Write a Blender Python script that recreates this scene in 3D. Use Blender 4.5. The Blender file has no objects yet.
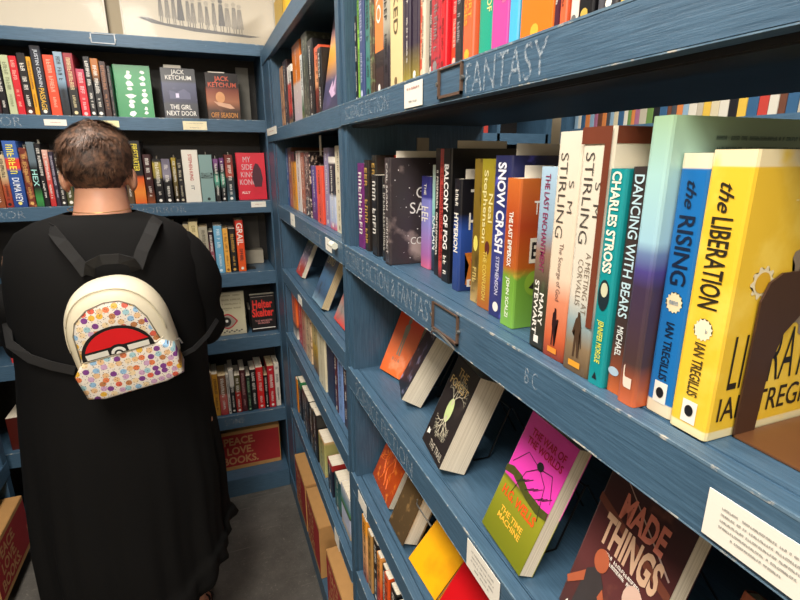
import bpy, bmesh, math, random
from mathutils import Vector, Matrix, noise as mnoise
random.seed(7)
C = bpy.context.scene.collection
PI = math.pi

# ------------------------------------------------------------------ camera
cam_d = bpy.data.cameras.new('camera'); cam = bpy.data.objects.new('camera', cam_d); C.objects.link(cam)
cam_d.sensor_width = 36; cam_d.lens = 22.5; cam_d.clip_start = .02
cam.location = (0, 0, 1.78); cam.rotation_euler = (PI/2-.2786, 0, -.3698)
bpy.context.scene.camera = cam
# ------------------------------------------------------------------ light
vs = bpy.context.scene.view_settings
vs.view_transform = 'Standard'; vs.look = 'None'; vs.exposure = 0.0; vs.gamma = 1.0
w = bpy.data.worlds.new('world'); bpy.context.scene.world = w; w.use_nodes = True
w.node_tree.nodes['Background'].inputs[0].default_value = (1, .95, .88, 1)
w.node_tree.nodes['Background'].inputs[1].default_value = .12
def area(name, loc, sx, sy, power, col=(1, .93, .84), rot=(0, 0, 0)):
    l = bpy.data.lights.new(name, 'AREA'); l.shape = 'RECTANGLE'; l.size = sx; l.size_y = sy
    l.energy = power; l.color = col
    o = bpy.data.objects.new(name, l); C.objects.link(o); o.location = loc; o.rotation_euler = rot
    return o
area('aisle_ceiling_lamp', (-.42, 1.45, 2.95), .35, .9, 36)
area('entrance_ceiling_lamp', (-.5, -.15, 2.95), .45, 1.3, 62)
area('rear_ceiling_lamp', (-.6, -3.0, 2.95), 1.2, 1.2, 120)
area('next_aisle_ceiling_lamp', (1.25, 1.2, 2.95), .4, 1.6, 60)

# ------------------------------------------------------------------ materials
def lin(h):
    if isinstance(h, tuple): return h
    h = h.lstrip('#'); r = []
    for i in (0, 2, 4):
        c = int(h[i:i+2], 16)/255
        r.append(c/12.92 if c <= .04045 else ((c+.055)/1.055)**2.4)
    return (*r, 1)
MC = {}
def paint(h, rough=.45, name=None, spec=.5, metal=0, nscale=40, namt=.12):
    k = ('p', h, rough, metal, nscale, namt)
    if k in MC: return MC[k]
    m = bpy.data.materials.new(name or 'paint_'+str(h)); m.use_nodes = True
    nt = m.node_tree; b = nt.nodes['Principled BSDF']
    c = lin(h)
    n = nt.nodes.new('ShaderNodeTexNoise'); n.inputs['Scale'].default_value = nscale
    tc = nt.nodes.new('ShaderNodeTexCoord'); nt.links.new(tc.outputs['Object'], n.inputs['Vector'])
    mx = nt.nodes.new('ShaderNodeMix'); mx.data_type = 'RGBA'
    mx.inputs[6].default_value = tuple(x*(1-namt) for x in c[:3])+(1,)
    mx.inputs[7].default_value = tuple(min(1, x*(1+namt)) for x in c[:3])+(1,)
    nt.links.new(n.outputs['Fac'], mx.inputs[0]); nt.links.new(mx.outputs[2], b.inputs['Base Color'])
    b.inputs['Roughness'].default_value = rough; b.inputs['Metallic'].default_value = metal
    b.inputs['Specular IOR Level'].default_value = spec
    MC[k] = m; return m
def cover(stops, noise=None, rough=.32, interp='LINEAR', axis=2):
    """printed cover: colour stops up the height, with an optional second mottled colour"""
    if isinstance(stops, str): stops = [(0, stops)]
    k = ('c', tuple(stops), noise, rough, interp, axis)
    if k in MC: return MC[k]
    m = bpy.data.materials.new('printed_cover'); m.use_nodes = True
    nt = m.node_tree; b = nt.nodes['Principled BSDF']
    tc = nt.nodes.new('ShaderNodeTexCoord'); sp = nt.nodes.new('ShaderNodeSeparateXYZ')
    nt.links.new(tc.outputs['Generated'], sp.inputs[0])
    r = nt.nodes.new('ShaderNodeValToRGB'); r.color_ramp.interpolation = interp
    nt.links.new(sp.outputs[axis], r.inputs[0])
    e = r.color_ramp.elements
    e[0].position = stops[0][0]; e[0].color = lin(stops[0][1])
    if len(stops) == 1: e[1].color = lin(stops[0][1])
    else:
        e[1].position = stops[1][0]; e[1].color = lin(stops[1][1])
        for p, c in stops[2:]:
            q = e.new(p); q.color = lin(c)
    out = r.outputs[0]
    if noise:
        sc, col, lo = noise
        n = nt.nodes.new('ShaderNodeTexNoise'); n.inputs['Scale'].default_value = sc; n.inputs['Detail'].default_value = 5
        nt.links.new(tc.outputs['Object'], n.inputs['Vector'])
        r2 = nt.nodes.new('ShaderNodeValToRGB'); r2.color_ramp.elements[0].position = lo; r2.color_ramp.elements[1].position = min(1, lo+.14)
        nt.links.new(n.outputs['Fac'], r2.inputs[0])
        mx = nt.nodes.new('ShaderNodeMix'); mx.data_type = 'RGBA'; mx.inputs[7].default_value = lin(col)
        nt.links.new(r2.outputs[0], mx.inputs[0]); nt.links.new(out, mx.inputs[6]); out = mx.outputs[2]
    nt.links.new(out, b.inputs['Base Color']); b.inputs['Roughness'].default_value = rough
    MC[k] = m; return m
def wood_paint(name, h, h2, wear='#8fa3b0', wamt=.7, sx=(1, 1, 1), rough=.42, bump=.25):
    m = bpy.data.materials.new(name); m.use_nodes = True
    nt = m.node_tree; b = nt.nodes['Principled BSDF']; L = nt.links.new
    tc = nt.nodes.new('ShaderNodeTexCoord'); mp = nt.nodes.new('ShaderNodeMapping'); mp.inputs['Scale'].default_value = sx
    L(tc.outputs['Object'], mp.inputs['Vector'])
    n = nt.nodes.new('ShaderNodeTexNoise'); n.inputs['Scale'].default_value = 14; n.inputs['Detail'].default_value = 8; n.inputs['Roughness'].default_value = .65
    L(mp.outputs[0], n.inputs['Vector'])
    r = nt.nodes.new('ShaderNodeValToRGB'); r.color_ramp.elements[0].color = lin(h2); r.color_ramp.elements[1].color = lin(h)
    r.color_ramp.elements[0].position = .3; r.color_ramp.elements[1].position = .65
    L(n.outputs['Fac'], r.inputs[0])
    n2 = nt.nodes.new('ShaderNodeTexNoise'); n2.inputs['Scale'].default_value = 45; n2.inputs['Detail'].default_value = 9; n2.inputs['Roughness'].default_value = .7
    L(tc.outputs['Object'], n2.inputs['Vector'])
    r2 = nt.nodes.new('ShaderNodeValToRGB'); r2.color_ramp.elements[0].position = wamt-.02; r2.color_ramp.elements[1].position = wamt+.06
    L(n2.outputs['Fac'], r2.inputs[0])
    mx = nt.nodes.new('ShaderNodeMix'); mx.data_type = 'RGBA'; mx.inputs[7].default_value = lin(wear)
    L(r2.outputs[0], mx.inputs[0]); L(r.outputs[0], mx.inputs[6]); L(mx.outputs[2], b.inputs['Base Color'])
    bp = nt.nodes.new('ShaderNodeBump'); bp.inputs['Strength'].default_value = bump; bp.inputs['Distance'].default_value = .002
    L(n.outputs['Fac'], bp.inputs['Height']); L(bp.outputs[0], b.inputs['Normal'])
    b.inputs['Roughness'].default_value = rough
    return m
BLUE_Y = wood_paint('blue_painted_wood_along_right_case', '#48667e', '#314c62', sx=(30, 1.2, 30))
BLUE_X = wood_paint('blue_painted_wood_along_end_case', '#48667e', '#314c62', sx=(1.2, 30, 30))
BLUE_Z = wood_paint('blue_painted_upright_wood', '#426078', '#2b465b', sx=(30, 30, 1.2))
BLUE_D = wood_paint('dark_blue_painted_board', '#2a4052', '#1c2e3d', sx=(4, 4, 4))
DARK = wood_paint('dark_brown_board', '#26221f', '#191614', wear='#2c2926', sx=(2, 2, 8))  # near-black brown for back panels, underboard and batten
EDGE = wood_paint('chipped_pale_edge', '#6b8496', '#405d73', wear='#b3b0a6', wamt=.56, sx=(3, 3, 3))
PAGES = None
def mk_pages(name, h, h2):
    m = bpy.data.materials.new(name); m.use_nodes = True; nt = m.node_tree; b = nt.nodes['Principled BSDF']; L = nt.links.new
    tc = nt.nodes.new('ShaderNodeTexCoord'); mp = nt.nodes.new('ShaderNodeMapping'); mp.inputs['Scale'].default_value = (1500, 3, 3)
    L(tc.outputs['Object'], mp.inputs[0]); n = nt.nodes.new('ShaderNodeTexNoise'); n.inputs['Scale'].default_value = 1; L(mp.outputs[0], n.inputs['Vector'])
    r = nt.nodes.new('ShaderNodeValToRGB'); r.color_ramp.elements[0].color = lin(h2); r.color_ramp.elements[1].color = lin(h)
    r.color_ramp.elements[0].position = .3; r.color_ramp.elements[1].position = .6
    L(n.outputs['Fac'], r.inputs[0]); L(r.outputs[0], b.inputs['Base Color']); b.inputs['Roughness'].default_value = .85
    return m
PAGES = mk_pages('page_edges', '#e6dcc8', '#c9bda6'); PAGES2 = mk_pages('aged_page_edges', '#d8c39a', '#b89e74')
CHALK = bpy.data.materials.new('smudged_chalk'); CHALK.use_nodes = True
_n = CHALK.node_tree; _b = _n.nodes['Principled BSDF']; _b.inputs['Base Color'].default_value = lin('#c9d3da'); _b.inputs['Roughness'].default_value = .9
_t = _n.nodes.new('ShaderNodeTexCoord'); _q = _n.nodes.new('ShaderNodeTexNoise'); _q.inputs['Scale'].default_value = 260; _q.inputs['Detail'].default_value = 4
_n.links.new(_t.outputs['Object'], _q.inputs['Vector']); _r = _n.nodes.new('ShaderNodeValToRGB'); _r.color_ramp.elements[0].position = .38; _r.color_ramp.elements[1].position = .8; _r.color_ramp.elements[1].color = (.75, .75, .75, 1)
_n.links.new(_q.outputs['Fac'], _r.inputs[0]); _n.links.new(_r.outputs[0], _b.inputs['Alpha'])
KRAFT = paint('#b98a52', .8, 'kraft_cardboard', nscale=25); KRAFT_RED = paint('#a01f22', .75, 'red_printed_cardboard', nscale=25)
CARD = paint('#e4dfd3', .7, 'white_card', nscale=8, namt=.04); BLACKWIRE = paint('#0c0c0d', .35, 'black_wire'); STEEL = paint('#8d8a84', .35, 'worn_steel', metal=.8)
INK = paint('#1a1a1c', .5, 'black_ink')

# ------------------------------------------------------------------ mesh helpers
def obj(name, bm, m, parent=None, smooth=False):
    me = bpy.data.meshes.new(name); bm.normal_update(); bm.to_mesh(me); bm.free()
    if m: me.materials.append(m)
    if smooth:
        for p in me.polygons: p.use_smooth = True
    o = bpy.data.objects.new(name, me); C.objects.link(o)
    if parent: o.parent = parent
    return o
def bx(bm, x0, x1, y0, y1, z0, z1):
    v = [bm.verts.new((x, y, z)) for z in (z0, z1) for y in (y0, y1) for x in (x0, x1)]
    for f in ((0, 2, 3, 1), (4, 5, 7, 6), (0, 1, 5, 4), (2, 6, 7, 3), (0, 4, 6, 2), (1, 3, 7, 5)):
        bm.faces.new([v[i] for i in f])
    return bm
def box(name, x0, x1, y0, y1, z0, z1, m, parent=None, bev=0):
    bm = bx(bmesh.new(), x0, x1, y0, y1, z0, z1)
    if bev: bmesh.ops.bevel(bm, geom=bm.edges[:], offset=bev, segments=2, affect='EDGES')
    return obj(name, bm, m, parent)
def tube(bm, pts, r, seg=8, closed=False):
    pts = [Vector(p) for p in pts]; rings = []
    rr = r if isinstance(r, (list, tuple)) else [r]*len(pts)
    up = Vector((0, 0, 1))
    for i, p in enumerate(pts):
        a = pts[max(i-1, 0)]; b = pts[min(i+1, len(pts)-1)]
        t = (b-a).normalized(); s = t.cross(up if abs(t.z) < .95 else Vector((1, 0, 0))).normalized(); u = s.cross(t)
        rings.append([bm.verts.new(p+(s*math.cos(2*PI*k/seg)+u*math.sin(2*PI*k/seg))*rr[i]) for k in range(seg)])
    for a, b in zip(rings, rings[1:]):
        for k in range(seg): bm.faces.new((a[k], a[(k+1) % seg], b[(k+1) % seg], b[k]))
    bm.faces.new(rings[0][::-1]); bm.faces.new(rings[-1])
    return bm
def empty(name, loc=(0, 0, 0), mat=None):
    o = bpy.data.objects.new(name, None); C.objects.link(o)
    if mat is not None: o.matrix_world = mat
    else: o.location = loc
    return o
USED = set()
def tag(o, label, cat, group=None):
    lab = label
    o['label'] = lab; o['category'] = cat
    if group: o['group'] = group
    USED.add(lab)
    return o
def structure(o): o['kind'] = 'structure'; return o

TXT = {}
def text_mesh(s, fat=0, shear=0):
    k = (s, fat, shear)
    if k not in TXT:
        cu = bpy.data.curves.new('t', 'FONT'); cu.body = s; cu.size = 1; cu.offset = fat; cu.shear = shear; cu.resolution_u = 3
        cu.align_x = 'CENTER'; cu.space_line = .95
        o = bpy.data.objects.new('t', cu); C.objects.link(o)
        dg = bpy.context.evaluated_depsgraph_get(); me = bpy.data.meshes.new_from_object(o.evaluated_get(dg))
        vv = [v.co.copy() for v in me.vertices]; ff = [tuple(p.vertices) for p in me.polygons]
        bpy.data.objects.remove(o); bpy.data.meshes.remove(me); bpy.data.curves.remove(cu)
        x0 = min(v.x for v in vv); x1 = max(v.x for v in vv); y0 = min(v.y for v in vv); y1 = max(v.y for v in vv)
        TXT[k] = ([((v.x-x0)/(x1-x0)-.5, (v.y-y0)/(y1-y0)-.5) for v in vv], ff)
    return TXT[k]
def put(bm, pts2, faces, c, r, u, sx, sy, lift=.0004):
    c = Vector(c); r = Vector(r); u = Vector(u); n = r.cross(u)
    v = [bm.verts.new(c+r*(a*sx)+u*(b*sy)+n*lift) for a, b in pts2]
    for f in faces:
        try: bm.faces.new([v[i] for i in f])
        except ValueError: pass
def lettering(parent, s, c, r, u, sx, sy, m, name='title_lettering', fat=.012, lift=.0005, shear=0):
    bm = bmesh.new(); p, f = text_mesh(s, fat, shear); put(bm, p, f, c, r, u, sx, sy, lift)
    return obj(name, bm, m, parent)
def scribble(parent, c, r, u, sx, sy, m, name='title_lettering', rnd=random, lift=.0005):
    """small strokes that read as illegible lettering"""
    bm = bmesh.new(); n = max(3, int(sx/(sy*.75)+.5)); w_ = 1/n
    q = lambda x0, x1, y0, y1: put(bm, [(x0, y0), (x1, y0), (x1, y1), (x0, y1)], [(0, 1, 2, 3)], c, r, u, sx, sy, lift)
    for i in range(n):
        if rnd.random() < .12: continue
        a = -.5+i*w_+w_*.1; b = a+w_*.75; t = w_*.22; h = .16
        q(a, a+t, -.5, .5)
        k = rnd.random()
        if k < .7: q(a+t, b, .5-h, .5)
        if k > .25: q(a+t, b, -.08, .08)
        if k < .5: q(b-t, b, -.5, .5)
        if k > .6: q(a+t, b, -.5, -.5+h)
    return obj(name, bm, m, parent)
def poly(parent, name, frame, pts, m, lift=.0004, rim=None):
    c, r, u = frame; bm = bmesh.new(); put(bm, pts, [tuple(range(len(pts)))], c, r, u, 1, 1, lift)
    bmesh.ops.triangulate(bm, faces=bm.faces[:])
    return obj(name, bm, m, parent)
def disc(cx, cy, rx, ry=None, n=28, a0=0, a1=2*PI):
    ry = ry or rx
    return [(cx+rx*math.cos(a0+(a1-a0)*i/n), cy+ry*math.sin(a0+(a1-a0)*i/n)) for i in range(n if a1-a0 > 6.2 else n+1)]

# ------------------------------------------------------------------ books
X, Y, Z = Vector((1, 0, 0)), Vector((0, 1, 0)), Vector((0, 0, 1))
BK = [0]
def book(t, d, h, cov, mat, pages=None, hard=False, slip=None, name=None):
    """t thick, d deep, h high; spine looks to -y, front cover to +x"""
    BK[0] += 1
    root = empty(name or ('hardcover_book' if hard else 'paperback_book'), mat=Matrix.Translation((0, 0, .0008)) @ mat)
    ct = .0022 if hard else .0007; ov = .003 if hard else 0
    t = max(t, .004)
    bm = bmesh.new(); e = min(.003, t*.25) if not hard else min(.004, t*.3)
    prof = [(0, d), (0, e), (e*.3, e*.3), (e, 0), (t-e, 0), (t-e*.3, e*.3), (t, e), (t, d), (t-ct, d), (t-ct, e+ct*.5), (t-e, ct), (e, ct), (ct, e+ct*.5), (ct, d)]
    a = [bm.verts.new((x, y, 0)) for x, y in prof]; b = [bm.verts.new((x, y, h)) for x, y in prof]; n = len(prof)
    for i in range(n): bm.faces.new((a[i], a[(i+1) % n], b[(i+1) % n], b[i]))
    for q in ((0, 1, 12, 13), (1, 2, 11, 12), (2, 3, 11), (3, 4, 10, 11), (4, 5, 10), (5, 6, 9, 10), (6, 7, 8, 9)):
        bm.faces.new([a[i] for i in q]); bm.faces.new([b[i] for i in reversed(q)])
    bmesh.ops.recalc_face_normals(bm, faces=bm.faces[:])
    obj('cover', bm, cov, root)
    bm = bx(bmesh.new(), ct, t-ct, max(e, ct), d-.0006-ov, ov+.0002, h-ov-.0004)
    if hard:
        for f in bm.faces: pass
    obj('page_block', bm, pages or PAGES, root)
    if slip:
        wd, up, tl = slip
        b2 = bmesh.new(); x = t*.55
        y0 = d*.12; bx(b2, x-.0002, x+.0002, y0, y0+wd, h-.02, h+up)
        o = obj('paper_slip', b2, CARD, root)
    return root
def F_spine(t, h): return (Vector((t/2, 0, 0)), X, Z)
def F_front(t): return (Vector((t, 0, 0)), Y, Z)
def spine_text(root, s, t, z0, z1, col, frac=.6, fat=.012, off=0, shear=0, name='title_lettering', upwards=False):
    c = Vector((t/2+off*t, 0, (z0+z1)/2)); m = paint(col, .4) if isinstance(col, str) else col
    if s: return lettering(root, s, c, -Z, X, z1-z0, t*frac, m, name, fat, shear=shear)
    return scribble(root, c, -Z, X, z1-z0, t*frac, m, name)
def front_text(root, s, t, cy, cz, w_, h_, col, fat=.012, name='title_lettering', shear=0):
    return lettering(root, s, (t, cy, cz), Y, Z, w_, h_, paint(col, .4) if isinstance(col, str) else col, name, fat, shear=shear)
def M_right(x, y, z, lean=0): # spine looks to -x; local +x runs towards the camera
    return Matrix.Translation((x, y, z)) @ Matrix.Rotation(-PI/2, 4, 'Z') @ Matrix.Rotation(lean, 4, 'Y')
def M_end(x, y, z, lean=0): return Matrix.Translation((x, y, z)) @ Matrix.Rotation(lean, 4, 'Y')
def M_left(x, y, z): return Matrix.Translation((x, y, z)) @ Matrix.Rotation(PI/2, 4, 'Z')
def M_face_right(x, y, z, t, tilt, yaw=0):  # front cover looks to -x, spine on the far side (y = far edge)
    return Matrix.Translation((x, y, z+t*math.sin(tilt))) @ Matrix.Rotation(PI+yaw, 4, 'Z') @ Matrix.Rotation(-tilt, 4, 'Y') @ Matrix.Translation((-t, 0, 0))
def M_face_end(x, y, z, t, tilt):
    return Matrix.Translation((x, y, z+t*math.sin(tilt))) @ Matrix.Rotation(-PI/2, 4, 'Z') @ Matrix.Rotation(-tilt, 4, 'Y') @ Matrix.Translation((-t, 0, 0))

# ================================================================== THE ROOM
def wall_mat(name, h, h2, sc=3):
    m = bpy.data.materials.new(name); m.use_nodes = True; nt = m.node_tree; b = nt.nodes['Principled BSDF']; L = nt.links.new
    tc = nt.nodes.new('ShaderNodeTexCoord'); n = nt.nodes.new('ShaderNodeTexNoise'); n.inputs['Scale'].default_value = sc; n.inputs['Detail'].default_value = 6
    L(tc.outputs['Object'], n.inputs['Vector']); r = nt.nodes.new('ShaderNodeValToRGB'); r.color_ramp.elements[0].color = lin(h2); r.color_ramp.elements[1].color = lin(h)
    r.color_ramp.elements[0].position = .3; r.color_ramp.elements[1].position = .7
    L(n.outputs['Fac'], r.inputs[0]); L(r.outputs[0], b.inputs['Base Color']); b.inputs['Roughness'].default_value = .8
    return m
WALL = wall_mat('warm_off_white_wall', '#cdbfa6', '#c2b397')
def floor_material():
    m = bpy.data.materials.new('scuffed_grey_concrete'); m.use_nodes = True; nt = m.node_tree; b = nt.nodes['Principled BSDF']; L = nt.links.new
    tc = nt.nodes.new('ShaderNodeTexCoord')
    n = nt.nodes.new('ShaderNodeTexNoise'); n.inputs['Scale'].default_value = 3.5; n.inputs['Detail'].default_value = 9; n.inputs['Roughness'].default_value = .7
    L(tc.outputs['Object'], n.inputs['Vector']); r = nt.nodes.new('ShaderNodeValToRGB')
    r.color_ramp.elements[0].color = lin('#43403c'); r.color_ramp.elements[1].color = lin('#6e6a64'); r.color_ramp.elements[0].position = .3; r.color_ramp.elements[1].position = .72
    L(n.outputs['Fac'], r.inputs[0])
    n2 = nt.nodes.new('ShaderNodeTexNoise'); n2.inputs['Scale'].default_value = 70; n2.inputs['Detail'].default_value = 8; n2.inputs['Roughness'].default_value = .8; n2.inputs['Distortion'].default_value = 1.2
    L(tc.outputs['Object'], n2.inputs['Vector']); r2 = nt.nodes.new('ShaderNodeValToRGB'); r2.color_ramp.elements[0].position = .56; r2.color_ramp.elements[1].position = .68
    L(n2.outputs['Fac'], r2.inputs[0])
    mp = nt.nodes.new('ShaderNodeMapping'); mp.inputs['Rotation'].default_value = (0, 0, .6); mp.inputs['Scale'].default_value = (3, 60, 1); L(tc.outputs['Object'], mp.inputs[0])
    n3 = nt.nodes.new('ShaderNodeTexNoise'); n3.inputs['Scale'].default_value = 1; n3.inputs['Detail'].default_value = 5; L(mp.outputs[0], n3.inputs['Vector'])
    r3 = nt.nodes.new('ShaderNodeValToRGB'); r3.color_ramp.elements[0].position = .66; r3.color_ramp.elements[1].position = .74; L(n3.outputs['Fac'], r3.inputs[0])
    ad = nt.nodes.new('ShaderNodeMath'); ad.operation = 'MAXIMUM'; L(r2.outputs[0], ad.inputs[0]); L(r3.outputs[0], ad.inputs[1])
    mu = nt.nodes.new('ShaderNodeMath'); mu.operation = 'MULTIPLY'; mu.inputs[1].default_value = .6; L(ad.outputs[0], mu.inputs[0])
    mx = nt.nodes.new('ShaderNodeMix'); mx.data_type = 'RGBA'; mx.inputs[7].default_value = lin('#9c978c'); L(mu.outputs[0], mx.inputs[0]); L(r.outputs[0], mx.inputs[6])
    L(mx.outputs[2], b.inputs['Base Color']); b.inputs['Roughness'].default_value = .6
    bp = nt.nodes.new('ShaderNodeBump'); bp.inputs['Strength'].default_value = .3; bp.inputs['Distance'].default_value = .004; L(n2.outputs['Fac'], bp.inputs['Height']); L(bp.outputs[0], b.inputs['Normal'])
    return m
structure(box('floor', -2.6, 3.0, -4.6, 2.95, -.05, 0, floor_material()))
structure(box('ceiling', -2.6, 3.0, -4.6, 2.95, 3.05, 3.1, wall_mat('white_ceiling', '#d9d4ca', '#cfcabf')))
structure(box('wall_back', -2.6, 3.0, 2.82, 2.95, 0, 3.05, WALL))
structure(box('wall_front', -2.6, 3.0, -4.7, -4.6, 0, 3.05, WALL))
structure(box('wall_left', -2.6, -2.5, -4.6, 2.82, 0, 3.05, WALL))
structure(box('wall_right', 2.9, 3.0, -4.6, 2.82, 0, 3.05, WALL))

# ------------------------------------------------------------------ bookcases
def worn(parent, x0, x1, y0, y1, z0, z1): return box('worn_edge', x0, x1, y0, y1, z0, z1, EDGE, parent)
XF = .306
right_case = tag(empty('bookcase', (XF, -.6, 0)), 'long blue painted wooden bookcase along the right side of the aisle', 'bookcase')
def rp(name, x0, x1, y0, y1, z0, z1, m, parent=None, bev=.0015):
    o = box(name, x0-XF, x1-XF, y0+.6, y1+.6, z0, z1, m, parent or right_case, bev); return o
YD0, YD1, YE = 1.128, 1.184, 2.26
XB = .655
# uprights
rp('upright', XF+.006, XB, YD0, YD1, 0, 2.62, BLUE_Z)
rp('upright', XF+.006, XB, YE, YE+.05, 0, 2.22, BLUE_Z)
rp('corner_filler', XF+.002, XF+.03, YE+.05, 2.498, 0, 2.225, BLUE_Z)
rp('upright', XF+.006, XB, -.6, -.545, 0, 2.62, BLUE_Z)
rp('stile', XF+.001, XF+.03, YD1-.03, YD1+.003, 0, 2.62, BLUE_Z)
# shelves: (y0,y1, top z, rail height)
def shelf(y0, y1, z, rh, board=.022, xb=XB, batten=False, under=BLUE_Y):
    rp('shelf_board', XF+.02, xb, y0, y1, z-board if not batten else z-.012, z, BLUE_Y)
    if batten: rp('dark_underboard', XF+.068, xb, y0, y1, z-board, z-.0122, DARK)  # separate dark brown layer below the thin blue shelf board
    r = rp('face_rail', XF-.002, XF+.018, y0, y1, z-rh, z+.0005, BLUE_Y)
    worn(r, -.0024, -.0006, y0+.6, y1+.6, z-.0014, z+.0009)
    worn(r, -.0023, .0, y0+.6, y1+.6, z-rh-.0003, z-rh+.0008)
    if batten: rp('batten', XF+.018, XF+.068, y0, y1, z-rh-.006, z-.0122, DARK)
    return r
NR, NL = (-.545, YD0+.058), (YD1-.0, YE+.02)
rail = {}
rail['fanR'] = shelf(-.545, YD1-.03, 1.89, .042, board=.038, batten=True)
rail['mainR'] = shelf(-.545, YD1-.03, 1.578, .055)
rail['s2'] = shelf(-.545, YD0+.022, 1.264, .052)
rail['s3'] = shelf(-.545, YD0+.022, .952, .048)
rail['s4'] = shelf(-.545, YD0, .64, .07)
rail['s5'] = shelf(-.545, YD0, .33, .07)
rail['fanL'] = shelf(YD1-.03, 2.47, 1.89, .045)
rail['mainL'] = shelf(YD1-.02, YE+.005, 1.578, .052)
rail['lb2'] = shelf(YD1, YE+.01, 1.292, .05)
rail['lb3'] = shelf(YD1, YE+.01, .985, .052)
rail['lb4'] = shelf(YD1, YE+.01, .59, .045)
rail['topL'] = shelf(YD1, 2.49, 2.228, .056, batten=False)
rp('shelf_board', XF+.02, XB, -.545, YD0, 2.56, 2.6, BLUE_Y); rp('face_rail', XF-.002, XF+.018, -.545, YD0, 2.55, 2.605, BLUE_Y)
rp('plinth', XF-.004, XB, -.6, 2.49, 0, .1, BLUE_Y)
# back panels (the compartment between the top two right-hand shelves is open to the next aisle)
rp('back_panel', XB-.008, XB, -.545, YD0, .1, 1.55, BLUE_D)
rp('back_panel', XB-.008, XB, YD1, YE, .1, 2.2, BLUE_D)
rp('back_panel', XB-.008, XB, -.545, YD0, 1.89, 2.56, BLUE_D)
def chalk(r, s, yc, zc, wd, ht, x=-.0022, fat=.0, name='chalk_lettering'):
    return lettering(r, s, (x-.0006, yc+.6, zc), -Y, Z, wd, ht, CHALK, name, fat)
chalk(rail['fanR'], 'FANTASY', .49, 1.868, .155, .034, fat=-.004)
chalk(rail['fanR'], 'SCIENCE FICTION', .97, 1.869, .27, .026, fat=-.012)
chalk(rail['mainR'], 'SCIENCE FICTION & FANTASY', .885, 1.553, .49, .036, fat=-.008)
chalk(rail['s2'], 'SCIENCE FICTION', .9, 1.238, .36, .034, fat=-.012)
chalk(rail['mainL'], 'SCIENCE', 1.6, 1.551, .42, .03, fat=-.02)
chalk(rail['mainR'], 'B C', .4, 1.556, .022, .018, fat=-.01)

end_case = tag(empty('bookcase', (-1.45, 2.5, 0)), 'blue painted wooden bookcase across the end of the aisle', 'bookcase')
def ep(name, x0, x1, y0, y1, z0, z1, m, parent=None, bev=.0015):
    return box(name, x0+1.45, x1+1.45, y0-2.5, y1-2.5, z0, z1, m, parent or end_case, bev)
ER = {}
for k, z, rh in (('top', 2.257, .046), ('a', 1.941, .052), ('b', 1.579, .056), ('c', 1.237, .066), ('d', .903, .07), ('e', .479, .074)):
    ep('shelf_board', -1.43, .302, 2.518, 2.795, z-.022, z, BLUE_X)
    ER[k] = ep('face_rail', -1.43, .304, 2.5, 2.518, z-rh, z+.0005, BLUE_X)
    box('worn_edge', .03, 1.75, -.0005, .002, z-.002, z+.0013, EDGE, ER[k])
ep('upright', -1.45, -1.41, 2.5, 2.8, 0, 2.257, BLUE_Z); ep('upright', .302, .336, 2.5, 2.8, 0, 2.257, BLUE_Z)
ep('back_panel', -1.41, .302, 2.792, 2.8, .1, 2.24, DARK)
ep('plinth', -1.43, .300, 2.49, 2.79, 0, .105, BLUE_X)
def chalk_e(r, s, xc, zc, wd, ht, fat=-.006):
    return lettering(r, s, (xc+1.45, -.0008, zc), X, Z, wd, ht, CHALK, 'chalk_lettering', fat)
chalk_e(ER['a'], 'HORROR', -.745, 1.915, .21, .036); chalk_e(ER['b'], 'HORROR', -.79, 1.552, .2, .03)
chalk_e(ER['b'], 'HORROR', -.175, 1.552, .2, .028); chalk_e(ER['e'], 'SOME', .04, .448, .1, .034, .004)

left_case = tag(empty('bookcase', (-.93, 1.2, 0)), 'blue bookcase at the lower left beyond the red carton', 'bookcase')
def lp(name, x0, x1, y0, y1, z0, z1, m, bev=.0015):
    return box(name, x0+.93, x1+.93, y0-1.2, y1-1.2, z0, z1, m, left_case, bev)
lp('upright', -1.25, -.932, 2.40, 2.45, 0, 2.25, BLUE_Z); lp('upright', -1.25, -.932, 1.2, 1.25, 0, 2.25, BLUE_Z)
for z in (.479, .80, 1.12, 1.45, 1.8, 2.25):
    lp('shelf_board', -1.25, -.95, 1.25, 2.40, z-.022, z, BLUE_Y); lp('face_rail', -.95, -.93, 1.2, 2.45, z-.07, z, BLUE_Y)
lp('back_panel', -1.26, -1.25, 1.2, 2.45, 0, 2.25, BLUE_D); lp('plinth', -1.25, -.93, 1.2, 2.45, 0, .08, BLUE_Y)

# next aisle, seen through the open compartment
na_end = tag(empty('bookcase', (.68, 2.5, 0)), 'blue bookcase end wall seen through the open shelf compartment', 'bookcase')
def nb(name, x0, x1, y0, y1, z0, z1, m): return box(name, x0-.68, x1-.68, y0-2.5, y1-2.5, z0, z1, m, na_end, .0015)
for z in (2.257, 1.906, 1.56, 1.22, .9, .48):
    nb('shelf_board', .7, 1.86, 2.52, 2.79, z-.022, z, BLUE_X); nb('face_rail', .7, 1.88, 2.5, 2.52, z-.06, z, BLUE_X)
nb('upright', .68, .72, 2.5, 2.8, 0, 2.26, BLUE_Z); nb('upright', 1.54, 1.56, 2.5, 2.8, 0, 2.26, BLUE_Z); nb('upright', 1.86, 1.9, 2.5, 2.8, 0, 2.26, BLUE_Z)
nb('back_panel', .72, 1.86, 2.792, 2.8, 0, 2.25, DARK)
far_case = tag(empty('bookcase', (1.9, -.6, 0)), 'distant blue bookcase seen over the tops of the books', 'bookcase')
def fp(name, x0, x1, y0, y1, z0, z1, m): return box(name, x0-1.9, x1-1.9, y0+.6, y1+.6, z0, z1, m, far_case, .0015)
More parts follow.
